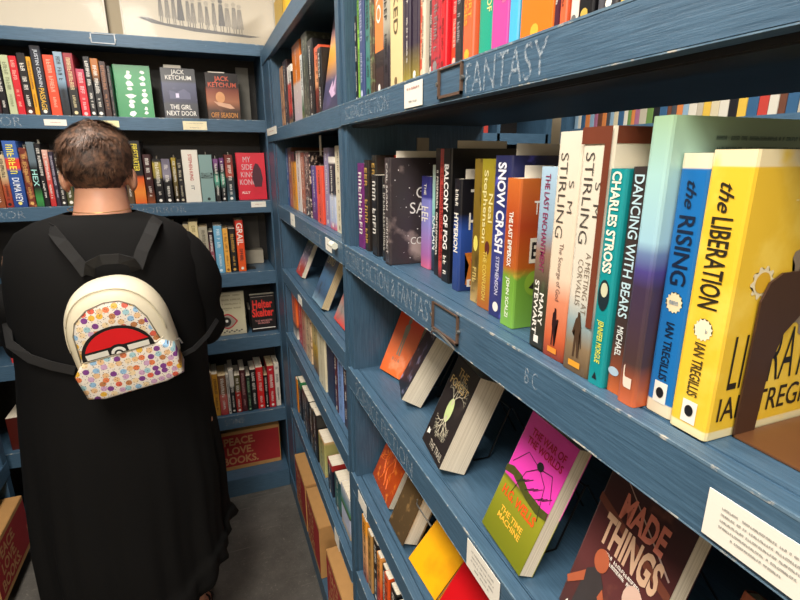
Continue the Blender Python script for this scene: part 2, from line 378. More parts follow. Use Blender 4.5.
for z in (2.25, 1.925, 1.6, 1.28, .95, .6, .3):
    fp('shelf_board', 1.92, 2.2, -.5, 2.4, z-.022, z, BLUE_Y); q = fp('face_rail', 1.9, 1.92, -.5, 2.4, z-.06, z, BLUE_Y)
    if z == 1.925: lettering(q, 'GRAPHIC NOVELS', (-.001, 2.1+.6, 1.897), -Y, Z, .42, .03, CHALK, 'chalk_lettering', .01)
for y in (-.55, .9, 2.38): fp('upright', 1.905, 2.2, y, y+.05, 0, 2.26, BLUE_Z)
fp('back_panel', 2.2, 2.21, -.5, 2.43, 0, 2.25, BLUE_D)

# ------------------------------------------------------------------ little things fixed to the shelves
def label_card(name, label, c, r, u, wd, ht, lines=2, m=CARD, group=None, red=False):
    c = Vector(c); r = Vector(r); u = Vector(u); n = r.cross(u)
    bm = bmesh.new(); M = Matrix((r, u, n)).transposed().to_4x4()
    bx(bm, -wd/2, wd/2, -ht/2, ht/2, -.0002, .0006)
    o = obj(name, bm, m); o.matrix_world = Matrix.Translation(c) @ M
    for i in range(lines):
        scribble(o, (0, ht*(.26-.52*i/max(1, lines-1)) if lines > 1 else 0, .0006), X, Y, wd*(.7 if i != lines-1 else .45), min(.003, ht*.3/(lines+1)), paint('#b0605a' if red and i == 0 else '#8a8886', .6), 'printed_text')
    return tag(o, label, 'label', group)
xr = XF-.0034
label_card('shelf_label', 'small white card taped under the row of fantasy spines', (xr, .727, 1.868), -Y, Z, .068, .034, 2, red=True)
label_card('shelf_label', 'large white notice card on the nearest shelf edge at right', (xr, .160, 1.546), -Y, Z, .072, .036, 5)
label_card('shelf_label', 'long white notice card on the shelf edge above the red book', (xr, .472, 1.238), -Y, Z, .085, .046, 4)
label_card('shelf_label', 'white card on the low shelf edge under the orange carved cover', (xr, 1.046, .929), -Y, Z, .07, .034, 0)
label_card('shelf_label', 'small white card on the shelf edge left of the science fiction lettering', (xr, 1.31, 1.553), -Y, Z, .07, .034, 1)
label_card('shelf_label', 'white card at the corner where the two bookcases meet', (xr, 2.3, 1.886), -Y, Z, .3, .03, 1, red=True)
label_card('shelf_label', 'small cream card on the far end of the middle right shelf edge', (xr, 1.88, 1.556), -Y, Z, .09, .045, 1)
label_card('shelf_label', 'white card on the edge of the left bay face-out shelf', (xr, 1.82, 1.262), -Y, Z, .08, .03, 1)
label_card('shelf_label', 'white card on the lowest book shelf edge near the cartons', (xr, 1.36, .56), -Y, Z, .06, .05, 0)
bm = bmesh.new(); tube(bm, [(0, .018, 0), (0, -.018, 0)], .0085, 12); o = obj('rolled_tag', bm, paint('#dfe0cf', .5)); o.location = (xr-.006, 1.235, 1.565); tag(o, 'rolled pale tag clipped beside the upright on the middle shelf', 'tag')
yr = 2.4992
label_card('shelf_label', 'white card below the orange book on the top horror shelf', (-.525, yr, 1.914), X, Z, .078, .024, 1, red=True)
label_card('shelf_label', 'yellowish card just above the person\'s hair', (-.336, yr, 1.913), X, Z, .078, .026, 1, m=paint('#e2d8a8', .7))
label_card('shelf_label', 'cream card below the two dark face-out paperbacks', (0, yr, 1.913), X, Z, .098, .036, 2, m=paint('#e6dcb8', .7))
label_card('shelf_label', 'white card at the right below the red face-out book', (.245, yr, 1.563), X, Z, .068, .026, 1, red=True)
def holder(label, c, r, u, wd, ht, m=None):
    """metal label holder: frame with two rivets"""
    c = Vector(c); r = Vector(r); u = Vector(u); n = r.cross(u); M = Matrix((r, u, n)).transposed().to_4x4()
    root = empty('label_holder', mat=Matrix.Translation(c) @ M)
    bm = bmesh.new(); b = .0035
    bx(bm, -wd/2, wd/2, -ht/2, -ht/2+b, 0, .003); bx(bm, -wd/2, wd/2, ht/2-b*.5, ht/2, 0, .002)
    bx(bm, -wd/2, -wd/2+b, -ht/2, ht/2, 0, .003); bx(bm, wd/2-b, wd/2, -ht/2, ht/2, 0, .003)
    obj('frame', bm, m or STEEL, root)
    for s in (-1, 1):
        bm = bmesh.new(); tube(bm, [(s*(wd/2+.001), 0, 0), (s*(wd/2+.001), 0, .004)], .0028, 10); obj('rivet', bm, STEEL, root)
    return tag(root, label, 'label holder')
RUST = paint('#6d5546', .5, 'rusty_steel', metal=.4)
holder('rusty metal label frame left of the chalked word FANTASY', (xr+.001, .608, 1.871), -Y, Z, .066, .036, RUST)
holder('metal label frame right of the chalked science fiction lettering', (xr+.001, .605, 1.554), -Y, Z, .082, .042, RUST)
holder('empty metal label frame on the top rail of the end bookcase', (-.31, yr, 2.236), X, Z, .088, .036, paint('#9fa5ab', .4, metal=.3))
# wire clip hooks on the shelf edges
def clip(label, y, z, L_):
    bm = bmesh.new(); pts = [(xr-.003, y+.028, z+.004)]
    for i in range(9):
        a = i/8; pts.append((xr-.004-.008*math.sin(a*PI), y+.028-a*L_, z-.004+.014*math.sin(a*PI)))
    tube(bm, pts, .0016, 6); o = obj('wire_clip', bm, STEEL); return tag(o, label, 'clip')
clip('bent steel clip hanging over the yellow book', .66, 1.196, .06)
clip('bent white wire clip below the upper metal label frame', .612, 1.532, .075)
bm = bmesh.new(); bx(bm, -.002, .002, -.014, .014, -.02, .02); o = obj('steel_bracket', bm, STEEL); o.location = (XB-.012, 1.044, 1.80); o.parent = None
o.location = (.46, 1.049, 1.80); o.rotation_euler = (0, 0, PI/2); tag(o, 'small pale bracket on the dark divider above the books', 'bracket')
bm = bmesh.new(); bx(bm, -.002, .002, -.006, .006, -.03, .03); o = obj('hanging_tag', bm, CARD); o.location = (.36, 1.62, 1.815); tag(o, 'narrow white tag hanging under the left bay shelf', 'tag')

# ------------------------------------------------------------------ rows of books
def ct_(h, k):
    c = lin(h); return tuple(min(1, v*k) for v in c[:3])+(1,)
def row(entries, place, shelf_name, group, cat='book', depth=(.125, .155), slips=0, pages=None):
    n = len(entries)
    if max(e_[0] for e_ in entries) > 2.1:   # far bay: fit between the uprights
        sq = lambda v: v if v < 1.9 else 1.9+(v-1.9)*.9
        entries = [(sq(e_[0]), sq(e_[1]), *e_[2:]) for e_ in entries]
    for i, (a, b, h, desc, cov, tcol, title, *opt) in enumerate(entries):
        t = abs(b-a)-.0012; d = random.uniform(*depth); back = random.uniform(0, .008)
        hard = 'hard' in opt; sl = (random.uniform(.03, .05), random.uniform(.012, .02), 0) if random.random() < slips else None
        m = place(a, b, back)
        cv = cov if not isinstance(cov, (str, list)) else cover(cov)
        r = book(t, d, h, cv, m, pages=pages or random.choice([PAGES, PAGES, PAGES2]), hard=hard, slip=sl)
        if title is not None:
            if isinstance(title, (list, tuple)):
                for s, z0, z1, c, fr in title: spine_text(r, s, t, z0*h, z1*h, c, fr)
            elif title: spine_text(r, title, t, h*.18, h*.92, tcol, min(.62, .02/t))
            else:
                k = random.uniform(.3, .45); fr = min(.46, .014/t)
                spine_text(r, '', t, h*(k+.08), h*.93, tcol, fr); spine_text(r, '', t, h*.14, h*k, tcol, fr*.7, name='author_lettering')
            if random.random() < .6 and t > .012:
                poly(r, 'publisher_mark', F_spine(t, h), disc(0, h*.06, min(t*.25, .007), n=10), paint(tcol, .4))
        if i == 0: where = 'next to the %s one' % entries[1][3]
        elif i == n-1: where = 'next to the %s one' % entries[i-1][3]
        else: where = 'between the %s and %s ones' % (entries[i-1][3], entries[i+1][3])
        tag(r, '%s book %s, %s' % (desc, where, shelf_name), cat, group)
W, K = '#e9e4da', '#17161a'
ROW_A = [(-.80, -.769, .215, 'grey', '#4b4744', W, ''), (-.769, -.737, .205, 'wine', '#5a1c20', W, ''),
 (-.734, -.705, .210, 'dark red', [(0, '#201a1c'), (.5, '#7a1a1d')], W, ''), (-.705, -.682, .178, 'black', K, W, ''),
 (-.680, -.652, .218, 'pale green', '#b8bf98', '#6d7358', ''), (-.652, -.625, .216, 'scarlet', '#c8202c', '#e8b0a0', ''),
 (-.625, -.594, .229, 'brown black', [(0, '#6b2a20'), (.15, '#1b1618')], W, ''), (-.594, -.577, .216, 'yellow', '#d99a22', '#7a4a10', ''),
 (-.577, -.539, .258, 'tall navy black', '#1b1e2b', W, [('JUSTIN CRONIN', .42, .95, '#c9ced6', .42), ('PASSAGE', .08, .4, '#e0b03a', .5)]),
 (-.539, -.500, .228, 'orange red', '#dd4a2c', '#f0b09a', ''), (-.500, -.468, .241, 'pale blue', [(0, '#16181c'), (.4, '#2a3440'), (.55, '#7f9bb0'), (1, '#8fa6b6')], K, ''),
 (-.468, -.432, .239, 'maroon', [(0, '#141316'), (.45, '#1d191b'), (.5, '#8a2430'), (1, '#96303a')], '#d8c89a', ''), (-.432, -.400, .182, 'crimson', [(0, '#d01c2c'), (.7, '#c02838'), (1, '#b0405c')], '#e8c0c0', ''),
 (-.400, -.374, .230, 'black and white', K, W, ''), (-.374, -.345, .224, 'black and amber', [(0, K), (.6, K), (.8, '#a8652a')], W, ''),
 (-.345, -.319, .215, 'dark brown', '#38211e', '#b07a5a', ''), (-.319, -.304, .200, 'slim charcoal', '#232225', '#807870', '')]
P_A = lambda z: (lambda a, b, back: M_end(a, 2.526+back, z))
row(ROW_A, P_A(1.941), 'top horror shelf', 'books on the top horror shelf')
ROW_B = [(-.86, -.825, .2, 'brown', '#5b3a2a', W, ''), (-.825, -.791, .19, 'grey', '#55524e', W, ''), (-.791, -.757, .143, 'rust', '#8a4a2c', W, ''), (-.757, -.730, .209, 'tan and red', [(0, '#8c2a24'), (.4, '#a8502f'), (.6, '#c9b48c')], K, ''),
 (-.730, -.681, .263, 'tall royal blue', [(0, '#24407c'), (.55, '#2b4f96'), (.6, '#d8402f'), (.72, '#d8402f'), (.76, '#3f62a8')], '#e6d77a', [('DUMA KEY', .08, .45, '#dfe4ee', .5), ('', .5, .95, '#e8dc50', .5)]),
 (-.679, -.651, .236, 'mottled russet', cover('#6b2c22', (60, '#a8724a', .5)), '#d8a860', ''), (-.650, -.622, .259, 'grey and green HEX', [(0, '#2c6a3a'), (.12, '#3b8a45'), (.3, '#161a1c'), (.6, '#1c2022'), (.7, '#5f6f78')], W, [('HEX', .32, .58, '#9fd8d0', .7)]),
 (-.622, -.600, .252, 'black white-lettered', K, W, ''), (-.600, -.579, .229, 'pinkish red', [(0, '#b8282c'), (.7, '#c05a50'), (1, '#d8b0a0')], W, ''),
 (-.579, -.561, .221, 'deep purple', '#2e2636', '#b0a8b8', ''), (-.561, -.539, .213, 'charcoal', '#2a2829', W, ''), (-.539, -.510, .229, 'olive', '#4a4a2c', W, ''), (-.510, -.480, .205, 'teal', '#28525a', W, ''),
 (-.480, -.450, .229, 'oxblood', '#5a1c1c', W, ''), (-.450, -.416, .197, 'cream', '#cfc4a8', K, ''), (-.416, -.382, .221, 'ink black', K, W, ''), (-.382, -.347, .205, 'tan', '#a8885a', K, ''), (-.347, -.308, .230, 'dark blue', '#1e2c4c', W, ''), (-.308, -.282, .209, 'sepia', '#5a4632', W, ''),
 (-.280, -.232, .268, 'black and flame', [(0, '#d8602a'), (.18, '#e88a3a'), (.4, '#d85a24'), (.46, '#17161a')], '#e0c23a', [('FIRESTARTER', .52, .95, '#e2cc40', .5)]),
 (-.230, -.197, .211, 'dark maroon', [(0, '#8a4a2a'), (.3, '#3a1c1e')], W, ''), (-.195, -.158, .192, 'black and gold', [(0, K), (.55, K), (.58, '#8a7a3a'), (.9, '#a8943f'), (.95, K)], W, ''),
 (-.158, -.121, .192, 'lilac', [(0, K), (.5, K), (.6, '#8a8494'), (.95, '#6a6474')], W, ''), (-.117, -.096, .197, 'black with yellow top', [(0, K), (.6, '#6a5a2a'), (1, '#a08a30')], W, ''), (-.096, -.072, .188, 'small black', K, '#c0b8a0', ''),
 (-.071, -.002, .231, 'thick white', '#ddd8cc', '#a8302c', [('STEPHEN KING', .42, .92, '#b03030', .22), ('IT', .24, .32, '#44525a', .2)]), (-.001, .057, .210, 'grey teal', '#7d9a98', '#24302f', [('STAND', .5, .62, '#24302f', .9)]),
 (.059, .082, .192, 'black and mint', [(0, K), (.3, '#2a2a2c'), (.5, '#58a890'), (.7, '#28282a'), (.95, '#7a4a80')], W, ''), (.086, .108, .196, 'charcoal and mint', [(0, K), (.3, '#2a2a2c'), (.5, '#4a9880'), (.7, '#28282a'), (.95, '#6a3a70')], W, ''), (.110, .147, .210, 'slate and red', [(0, '#3a5a68'), (.25, '#24343c'), (.5, '#2a2c30'), (.55, '#a84838'), (.9, '#702c28')], W, '')]
row(ROW_B, P_A(1.579), 'second shelf', 'books on the second horror shelf', slips=.45)
ROW_C = [(-.224, -.181, .236, 'brown', '#6a4c34', W, ''), (-.181, -.142, .253, 'pale yellow', '#c8b878', K, ''), (-.142, -.102, .223, 'grey', '#7a766c', W, ''), (-.102, -.076, .240, 'beige', '#b8a880', K, ''), (-.076, -.035, .252, 'tall cream', '#d8c896', '#8a7a4a', ''),
 (-.035, .006, .227, 'stone grey', '#a39c88', '#5a5548', ''), (.006, .028, .201, 'plum and pink', [(0, '#c87a80'), (.5, '#8a4a58'), (.8, '#2c1c24')], W, ''), (.031, .070, .229, 'sky blue', '#6aa4c4', '#d8e8ee', ''), (.070, .096, .213, 'amber', '#e0a448', '#8a5018', ''),
 (.098, .129, .211, 'black gold-lettered', K, '#c89a4a', ''), (.131, .169, .249, 'tall orange red', [(0, '#d85a20'), (.5, '#e04a24'), (1, '#c82c20')], W, [('GRAIL', .52, .95, '#ece4da', .75), ('', .2, .45, '#20242a', .4)])]
row(ROW_C, P_A(1.237), 'third shelf', 'books beside the right shoulder')
ROW_E = [(-.20, -.165, .25, 'grey', '#6a665e', W, ''), (-.165, -.122, .24, 'dark green', '#24382c', W, ''), (-.122, -.084, .259, 'wine', '#6a2028', W, ''), (-.084, -.050, .265, 'tan', '#a8845a', K, ''), (-.050, -.021, .256, 'mustard', '#c08a2c', '#5a3410', ''), (-.021, .018, .242, 'brown and rose', [(0, '#b0383a'), (.5, '#c86a60'), (.55, '#7a5238')], W, ''),
 (.018, .032, .243, 'slim white', '#cfcac2', K, ''), (.033, .057, .265, 'black and white', [(0, K), (.6, '#1c1c1e'), (.65, '#d8d4cc')], W, ''), (.057, .087, .229, 'red and khaki', [(0, '#9a2420'), (.55, '#a82c26'), (.6, '#5a5230')], W, ''), (.087, .115, .257, 'maroon', '#4a1820', '#b88a8a', ''), (.115, .138, .220, 'forest', '#1c2c24', '#8ab08a', ''),
 (.138, .168, .250, 'black', K, W, ''), (.168, .205, .258, 'bright red', '#d01c20', '#f0d0c8', ''), (.206, .225, .206, 'small black', K, W, ''), (.226, .262, .260, 'cherry', '#b81c2a', W, ''), (.263, .289, .266, 'off-white', '#d8d2c6', '#38405a', ''), (.290, .2815, .227, 'cream', '#d8cdb0', '#6a6048', '')]
ROW_E = [(a, b, h*.92, *r) for a, b, h, *r in ROW_E[:-1]]
row(ROW_E, lambda a, b, back: M_end(a, 2.524+back, .4798), 'lowest shelf', 'books on the lowest shelf of the end bookcase', slips=.9)

P_R = lambda z, x: (lambda a, b, back: M_right(x+back, max(a, b)-.0006, z))
ROW_LT = [(2.29, 2.20, .235, 'tan illustrated', cover('#b8865a', (35, '#7a3a20', .5)), '#5a2a1a', ''), (2.195, 2.10, .245, 'dark figured', '#3a2a2c', W, ''), (2.095, 1.99, .214, 'red with white top', [(0, '#c89a3a'), (.15, '#3a2a3a'), (.25, '#c82c24'), (.7, '#c85048'), (.75, '#e8e4dc')], K, ''), (1.988, 1.965, .186, 'slim black', K, W, ''),
 (1.964, 1.810, .262, 'tall orange', [(0, '#b8a8b8'), (.5, '#c8b8b0'), (.55, '#d87a24'), (1, '#c86a1c')], W, ''), (1.806, 1.757, .209, 'white and green', [(0, '#8a6a3a'), (.2, '#2c6a3c'), (.5, '#d8dcd8')], K, ''), (1.754, 1.671, .257, 'tall grey green', cover('#3c4038', (60, '#6a6c60', .5)), '#a8a890', '')
 , (1.668, 1.60, .225, 'black ringed', K, W, ''), (1.597, 1.53, .195, 'orange cream', [(0, '#3a1a18'), (.4, '#7a2a1c'), (.5, '#e0a070'), (1, '#d8583a')], K, ''), (1.528, 1.485, .18, 'black', K, W, '')]
row(ROW_LT, P_R(1.89, .34), 'upper left-bay shelf', 'books on the upper left bay shelf')
ROW_LM = [(2.28, 2.22, .235, 'blue', '#2c4a8a', W, ''), (2.215, 2.115, .238, 'rust', [(0, '#b85a3a'), (1, '#6a4a34')], W, ''), (2.107, 2.012, .221, 'yellow and black', [(0, '#c88a24'), (.8, '#c88a24'), (.85, K)], K, ''), (2.001, 1.906, .223, 'white', '#d8d0c8', '#7a3a38', ''), (1.904, 1.825, .216, 'brown pink', '#a86a50', W, ''),
 (1.814, 1.720, .218, 'dotted dark', cover('#2a2024', (90, '#d8c0b0', .52)), W, ''), (1.709, 1.630, .174, 'violet blue', [(0, '#6a2a5a'), (.4, '#5a3a8a'), (1, '#3a4a8a')], W, ''), (1.613, 1.527, .175, 'coral red', '#e0503a', '#3a1a18', ''), (1.521, 1.463, .227, 'lavender', '#8a84a8', W, ''), (1.456, 1.385, .202, 'white and navy', [(0, '#c8405a'), (.12, '#a8b4d0'), (.45, '#c0c8dc'), (.5, '#1c2030'), (.9, '#1c2030'), (.93, W)], W, ''), (1.373, 1.309, .230, 'cream', '#d6cdb4', '#8a7a60', '')]
row(ROW_LM, P_R(1.578, .34), 'middle left-bay shelf', 'books on the middle left bay shelf')
ROW_L3 = [(2.29, 2.175, .205, 'orange', [(0, '#e8e0d4'), (.25, '#3a3a3c'), (.35, '#e8743a'), (1, '#d8541c')], K, ''), (2.163, 2.060, .212, 'red', '#c01c24', W, ''), (2.055, 1.965, .215, 'pink tan', '#c88a70', K, ''), (1.962, 1.840, .218, 'cream illustrated', cover('#d8b890', (50, '#5a2a20', .55)), K, ''), (1.817, 1.702, .225, 'olive and straw', [(0, '#5a3a2c'), (.45, '#c8a030'), (.55, '#c8b070')], K, ''),
 (1.695, 1.582, .240, 'tall ivory', '#dcd2b2', '#a89a74', ''), (1.571, 1.466, .217, 'navy white-dotted', '#1c2846', W, None), (1.457, 1.423, .200, 'maroon', '#4a1c28', W, ''), (1.421, 1.357, .203, 'pale blue', '#7a9ad0', '#24345a', ''), (1.35, 1.30, .2, 'dark plum', '#3a2434', W, ''), (1.295, 1.24, .19, 'black', K, W, '')]
row(ROW_L3, P_R(.985, .335), 'fourth left-bay shelf', 'books on the fourth left bay shelf')
ROW_L4 = [(2.29, 2.24, .17, 'orange', '#e88a1c', K, ''), (2.235, 2.15, .192, 'green topped', [(0, '#16181c'), (.8, '#16181c'), (.85, '#2c7a4a')], W, ''), (2.145, 2.065, .18, 'black', K, W, ''), (2.06, 1.985, .19, 'brown', '#4a3428', W, ''), (1.98, 1.91, .2, 'black silver-lettered', K, '#9a9a98', ''), (1.905, 1.84, .2, 'dark spotted', cover('#2a2420', (70, '#a88a5a', .55)), W, ''),
 (1.835, 1.765, .21, 'ebony', '#141416', W, ''), (1.76, 1.655, .15, 'tan', [(0, '#c89a4a'), (.1, '#b8b87a'), (.9, '#a8a060'), (1, '#d8b080')], K, ''), (1.60, 1.53, .13, 'dark', [(0, '#1c1c2c'), (.8, '#1c1c2c'), (.85, '#a8302c')], W, ''), (1.50, 1.42, .13, 'blue green', [(0, '#3a2a24'), (.3, '#3a6a5a'), (1, '#284a50')], W, ''), (1.41, 1.30, .15, 'pale landscape', [(0, '#c8a870'), (.2, '#c0c4d8'), (.5, '#c0c4d8'), (.52, '#1c2420'), (.6, '#5a8a3a'), (.7, '#5a8a9a'), (1, '#c8ccd8')], K, None)]
row(ROW_L4, P_R(.59, .328), 'lowest left-bay shelf', 'books on the lowest left bay shelf', pages=PAGES)
ROW_R4 = [(1.117, 1.077, .2, 'orange and cream', [(0, '#8a3a2c'), (.3, '#d8a070'), (.7, '#e8b070'), (.8, '#e89a2c')], K, ''), (1.074, 1.037, .185, 'tan', '#b88a4a', K, ''), (1.034, 0.997, .19, 'black white-lettered', K, W, ''), (0.994, 0.964, .18, 'orange topped', [(0, '#c8301c'), (.4, '#d84a1c'), (.8, '#e89a4a')], K, ''), (0.961, 0.934, .17, 'black', K, W, ''), (0.931, 0.901, .175, 'flame orange', '#e0541c', K, ''), (0.898, 0.858, .17, 'jet black', '#101012', W, ''), (0.855, 0.817, .16, 'dark blue', '#1c2434', W, ''), (0.814, 0.772, .165, 'brown', '#5a3a2a', W, ''), (0.769, 0.732, .16, 'grey', '#6a6a6a', W, '')]
row(ROW_R4, P_R(.64, .318), 'shelf below the yellow book', 'books on the lowest visible right shelf', depth=(.1, .11), pages=PAGES)
# top row of the right bay
T = lambda s, z0, z1, c, f: (s, z0, z1, c, f)
ROW_T = [(1.124, 1.108, .17, 'slim black', K, W, ''), (1.106, 1.084, .26, 'lime green', '#8fc83a', '#3a6a1c', ''), (1.083, 1.054, .26, 'indigo', '#3c4a78', '#b8bcd8', ''), (1.053, 1.021, .255, 'teal', '#3d7c74', '#1c3a38', ''), (1.019, .996, .25, 'brown mottled', cover('#4a3a2c', (80, '#6a7a50', .5)), '#a8a080', ''),
 (.994, .941, .25, 'black with orange block', cover([(0, '#3a2422'), (.2, '#2a1c1c'), (.3, '#2a1c1c'), (.31, '#e8813a'), (.68, '#e8813a'), (.69, '#17161a')], interp='CONSTANT'), W, [('CAIRO', .5, .98, W, .5)]), (.939, .906, .25, 'pale grey', [(0, '#2a2024'), (.3, '#2a2430'), (.45, '#a8a494'), (1, '#c0bcaa')], K, ''),
 (.901, .843, .25, 'wide cream', '#e3cb94', '#7a6240', [('WICKED', .35, .9, '#5a4a30', .35)]), (.839, .821, .24, 'violet black', [(0, '#a89a3a'), (.08, '#8a7a3a'), (.25, '#34293c'), (1, '#2c2436')], W, [('RAVEN', .6, .95, W, .5)]), (.820, .804, .24, 'violet grey', [(0, '#a89a3a'), (.08, '#8a7a3a'), (.25, '#34293c'), (1, '#3c3446')], W, ''), (.803, .778, .24, 'violet purple', [(0, '#a89a3a'), (.08, '#8a7a3a'), (.25, '#34293c'), (1, '#342c40')], W, [('RAVEN', .6, .95, W, .5)]),
 (.777, .756, .23, 'brick orange', '#c8492f', '#e8c8a0', ''), (.755, .744, .22, 'slim cream', '#d8ceb8', K, ''), (.743, .724, .22, 'charcoal', '#3a3436', '#c8c4bc', ''), (.723, .690, .23, 'wide red patterned', cover('#b8303c', (120, '#5a3438', .52)), '#8a8080', ''), (.689, .672, .21, 'crimson', '#d01c28', '#8a1018', ''), (.671, .649, .21, 'orange red flame', [(0, '#e0502a'), (.4, '#d8202c'), (.8, '#e87a70')], '#f0c0b0', ''), (.648, .626, .22, 'near-black', '#2e2a2e', '#a8a4a8', ''),
 (.625, .598, .21, 'coral', '#e8643c', '#f0b03a', [('OF', .55, .62, '#f0a83a', .3), ('COURT\nOF ROSES', .22, .52, '#f0a83a', .7)]), (.597, .561, .21, 'emerald teal', '#12a285', '#e8e4b0', [('A COURT OF\nFURY', .25, .62, '#e4dc90', .7)]), (.560, .525, .21, 'magenta', '#c8489c', '#f0a0a0', [('A COURT OF\nRUIN', .25, .62, '#f09aa0', .7)]), (.524, .506, .21, 'light blue', '#4bb4e0', W, None),
 (.505, .449, .21, 'thick orange', '#f0781c', '#f6b03a', [('A COURT OF\nFLAMES', .2, .62, '#f8b83c', .55)]), (.448, .439, .20, 'plum', '#4a2034', W, ''), (.438, .428, .17, 'black and orange', [(0, '#e0643c'), (.2, '#e0643c'), (.3, '#201c1e')], K, ''), (.427, .413, .19, 'white', '#ddd8cc', '#6a6a68', ''), (.412, .392, .18, 'black yellow-lettered', K, '#c8a84a', ''), (.391, .379, .18, 'grey', '#55545a', W, ''), (.378, .362, .19, 'dark grey', '#38383e', W, ''), (.361, .342, .20, 'yellow', '#e0c04a', K, ''), (.341, .31, .2, 'green', '#2c5a3c', W, ''), (.309, .28, .2, 'navy', '#202a4a', W, ''), (.279, .24, .21, 'burgundy', '#5a1c28', W, '')]
row(ROW_T, P_R(1.89, .326), 'fantasy shelf', 'books on the fantasy shelf')

# far books over the tops
pal = ['#b8ad90', '#2f5272', '#1c1c20', '#a83a32', '#3f7a4a', '#c2a040', '#a39c8a', '#5e3a2c', '#7a94a6', '#bdb8aa', '#3c4046', '#8e5a72', '#5a7840', '#b8703e']
nam = ['cream', 'blue', 'black', 'red', 'green', 'yellow', 'beige', 'brown', 'pale blue', 'white', 'slate', 'pink', 'olive', 'orange']
rnd = random.Random(3)
TRIP = set()
def far_row(n0, start, end, place, where, group, step=-1):
    pos = start; seq = []
    while (pos-end)*(-step) > 0:
        t = rnd.uniform(.02, .042); k = rnd.randrange(len(pal))
        while seq and (k in [q[2] for q in seq[-3:]] or (len(seq) > 1 and (seq[-2][2], seq[-1][2], k) in TRIP)): k = rnd.randrange(len(pal))
        if len(seq) > 1: TRIP.add((seq[-2][2], seq[-1][2], k))
        seq.append((pos, pos+step*t, k)); pos += step*(t+.001)
    for i, (a, b, k) in enumerate(seq):
        h = rnd.uniform(.17, .24); t = abs(b-a)
        cv = cover([(0, pal[k]), (.55, pal[k]), (.6, pal[(k+5) % 14])]) if rnd.random() < .4 else cover(pal[k])
        r = book(t, .14, h, cv, place(a, b))
        scribble(r, (t/2, 0, h*.6), -Z, X, h*.4, t*.22, paint(W if k not in (0, 6, 9, 5) else K, .5), rnd=rnd)
        pv = nam[seq[i-1][2]] if i else None; nx = nam[seq[i+1][2]] if i < len(seq)-1 else None
        wh = 'between the %s and %s ones' % (pv, nx) if pv and nx else 'next to the %s one' % (pv or nx)
        tag(r, '%s book %s, %s' % (nam[k], wh, where), 'book', group)
far_row(0, 2.34, .995, lambda a, b: M_right(1.925, a, 1.925), 'distant shelf across the next aisle', 'books on the distant shelf')
far_row(0, .89, .3, lambda a, b: M_right(1.925, a, 1.925), 'near half of the distant shelf', 'books on the distant shelf')
far_row(0, 1.0, 1.50, lambda a, b: M_end(a, 2.53, 1.906), 'next aisle end shelf', 'books on the end shelf of the next aisle', step=1)

# ------------------------------------------------------------------ the near row on the main shelf
ZM = 1.578
def near(y0, y1, h, cov, label, x=.33, d=.14, hard=False, slip=None, pages=None):
    t = y0-y1
    r = book(t, d, h, cov if not isinstance(cov, (str, list)) else cover(cov), M_right(x, y0, ZM), hard=hard, slip=slip, pages=pages)
    tag(r, label, 'book', 'science fiction and fantasy books on the main shelf'); return r, t
r, t = near(1.118, 1.076, .188, '#6a2468', 'purple paperback at the far end beside the upright'); spine_text(r, '', t, .03, .17, W, .5)
r, t = near(1.073, 1.047, .195, cover('#2a2320'), 'dark paperback with gold lettering next to the purple one', .332); spine_text(r, '', t, .06, .18, '#c0984c', .7); spine_text(r, '', t, .015, .05, '#c0984c', .6)
r, t = near(1.045, 1.020, .205, '#26231f', 'tall black book with gold lettering, second from the purple one', .34); spine_text(r, '', t, .10, .19, '#b8924a', .7)
r, t = near(.980, .952, .205, [(0, '#20201f'), (.8, '#20201f'), (.82, '#e8401c')], 'black paperback with a red orange top, set further back', .366)
r, t = near(1.017, .982, .166, '#1c1b1e', 'short black paperback with bold white lettering before the red orange top', .33)
spine_text(r, '', t, .03, .155, '#dcd8d0', .55)
r, t = near(.950, .924, .166, '#1a1a1c', 'short black paperback leaning on the starry cover', .33); spine_text(r, '', t, .02, .15, '#b8b4ac', .4)
# starry hardback, cover towards the camera
r, t = near(.921, .891, .200, cover('#3a3336', (14, '#a89490', .54)), 'large charcoal starry book whose front cover reads C. SA. CON.', .325, d=.15, hard=False, slip=(.13, .012, 0))
spine_text(r, 'CARL SAGAN   CONTACT', t, .02, .19, '#cfc8c4', .3)
front_text(r, 'CARL\nSAGAN', t, .088, .122, .095, .05, '#e8e4e0', .0); front_text(r, 'CONTACT', t, .085, .045, .085, .014, '#e8e4e0', .0)
bm = bmesh.new()
for k in range(60):
    y_ = rnd.uniform(.006, .144); z_ = rnd.uniform(.01, .19); s_ = rnd.choice([.0004, .0006, .0011]); put(bm, disc(0, 0, 1, n=6), [tuple(range(6))], (t, y_, z_), Y, Z, s_, s_)
obj('printed_stars', bm, paint('#f0ecec', .4), r)
r, t = near(.867, .828, .168, [(0, '#d8688a'), (.15, '#a868a8'), (.5, '#8a86c8'), (.75, '#7a7cc0'), (.78, '#3a3a88'), (1, '#2c2c70')], 'small lilac and pink paperback right of the starry cover', .378); spine_text(r, '', t, .085, .115, W, .75); spine_text(r, 'THE', t, .135, .155, W, .25)
r, t = near(.826, .797, .188, [(0, '#20283a'), (.4, '#3a5a6a'), (.6, '#8ac0b8'), (.8, '#a8d0c4'), (1, '#d8e4dc')], 'teal and white thin book beside the lilac paperback', .381); spine_text(r, 'KALAN', t, .04, .1, '#dce4e4', .6)
r, t = near(.795, .773, .215, '#1b1719', 'slim black book with small white lettering', .372); spine_text(r, '', t, .03, .18, W, .3)
r, t = near(.771, .750, .214, [(0, '#2a1c1e'), (.1, '#b83a34'), (1, '#b8443c')], 'narrow weathered red book left of Balcony of Fog', .369); spine_text(r, '', t, .03, .19, '#7a2020', .4)
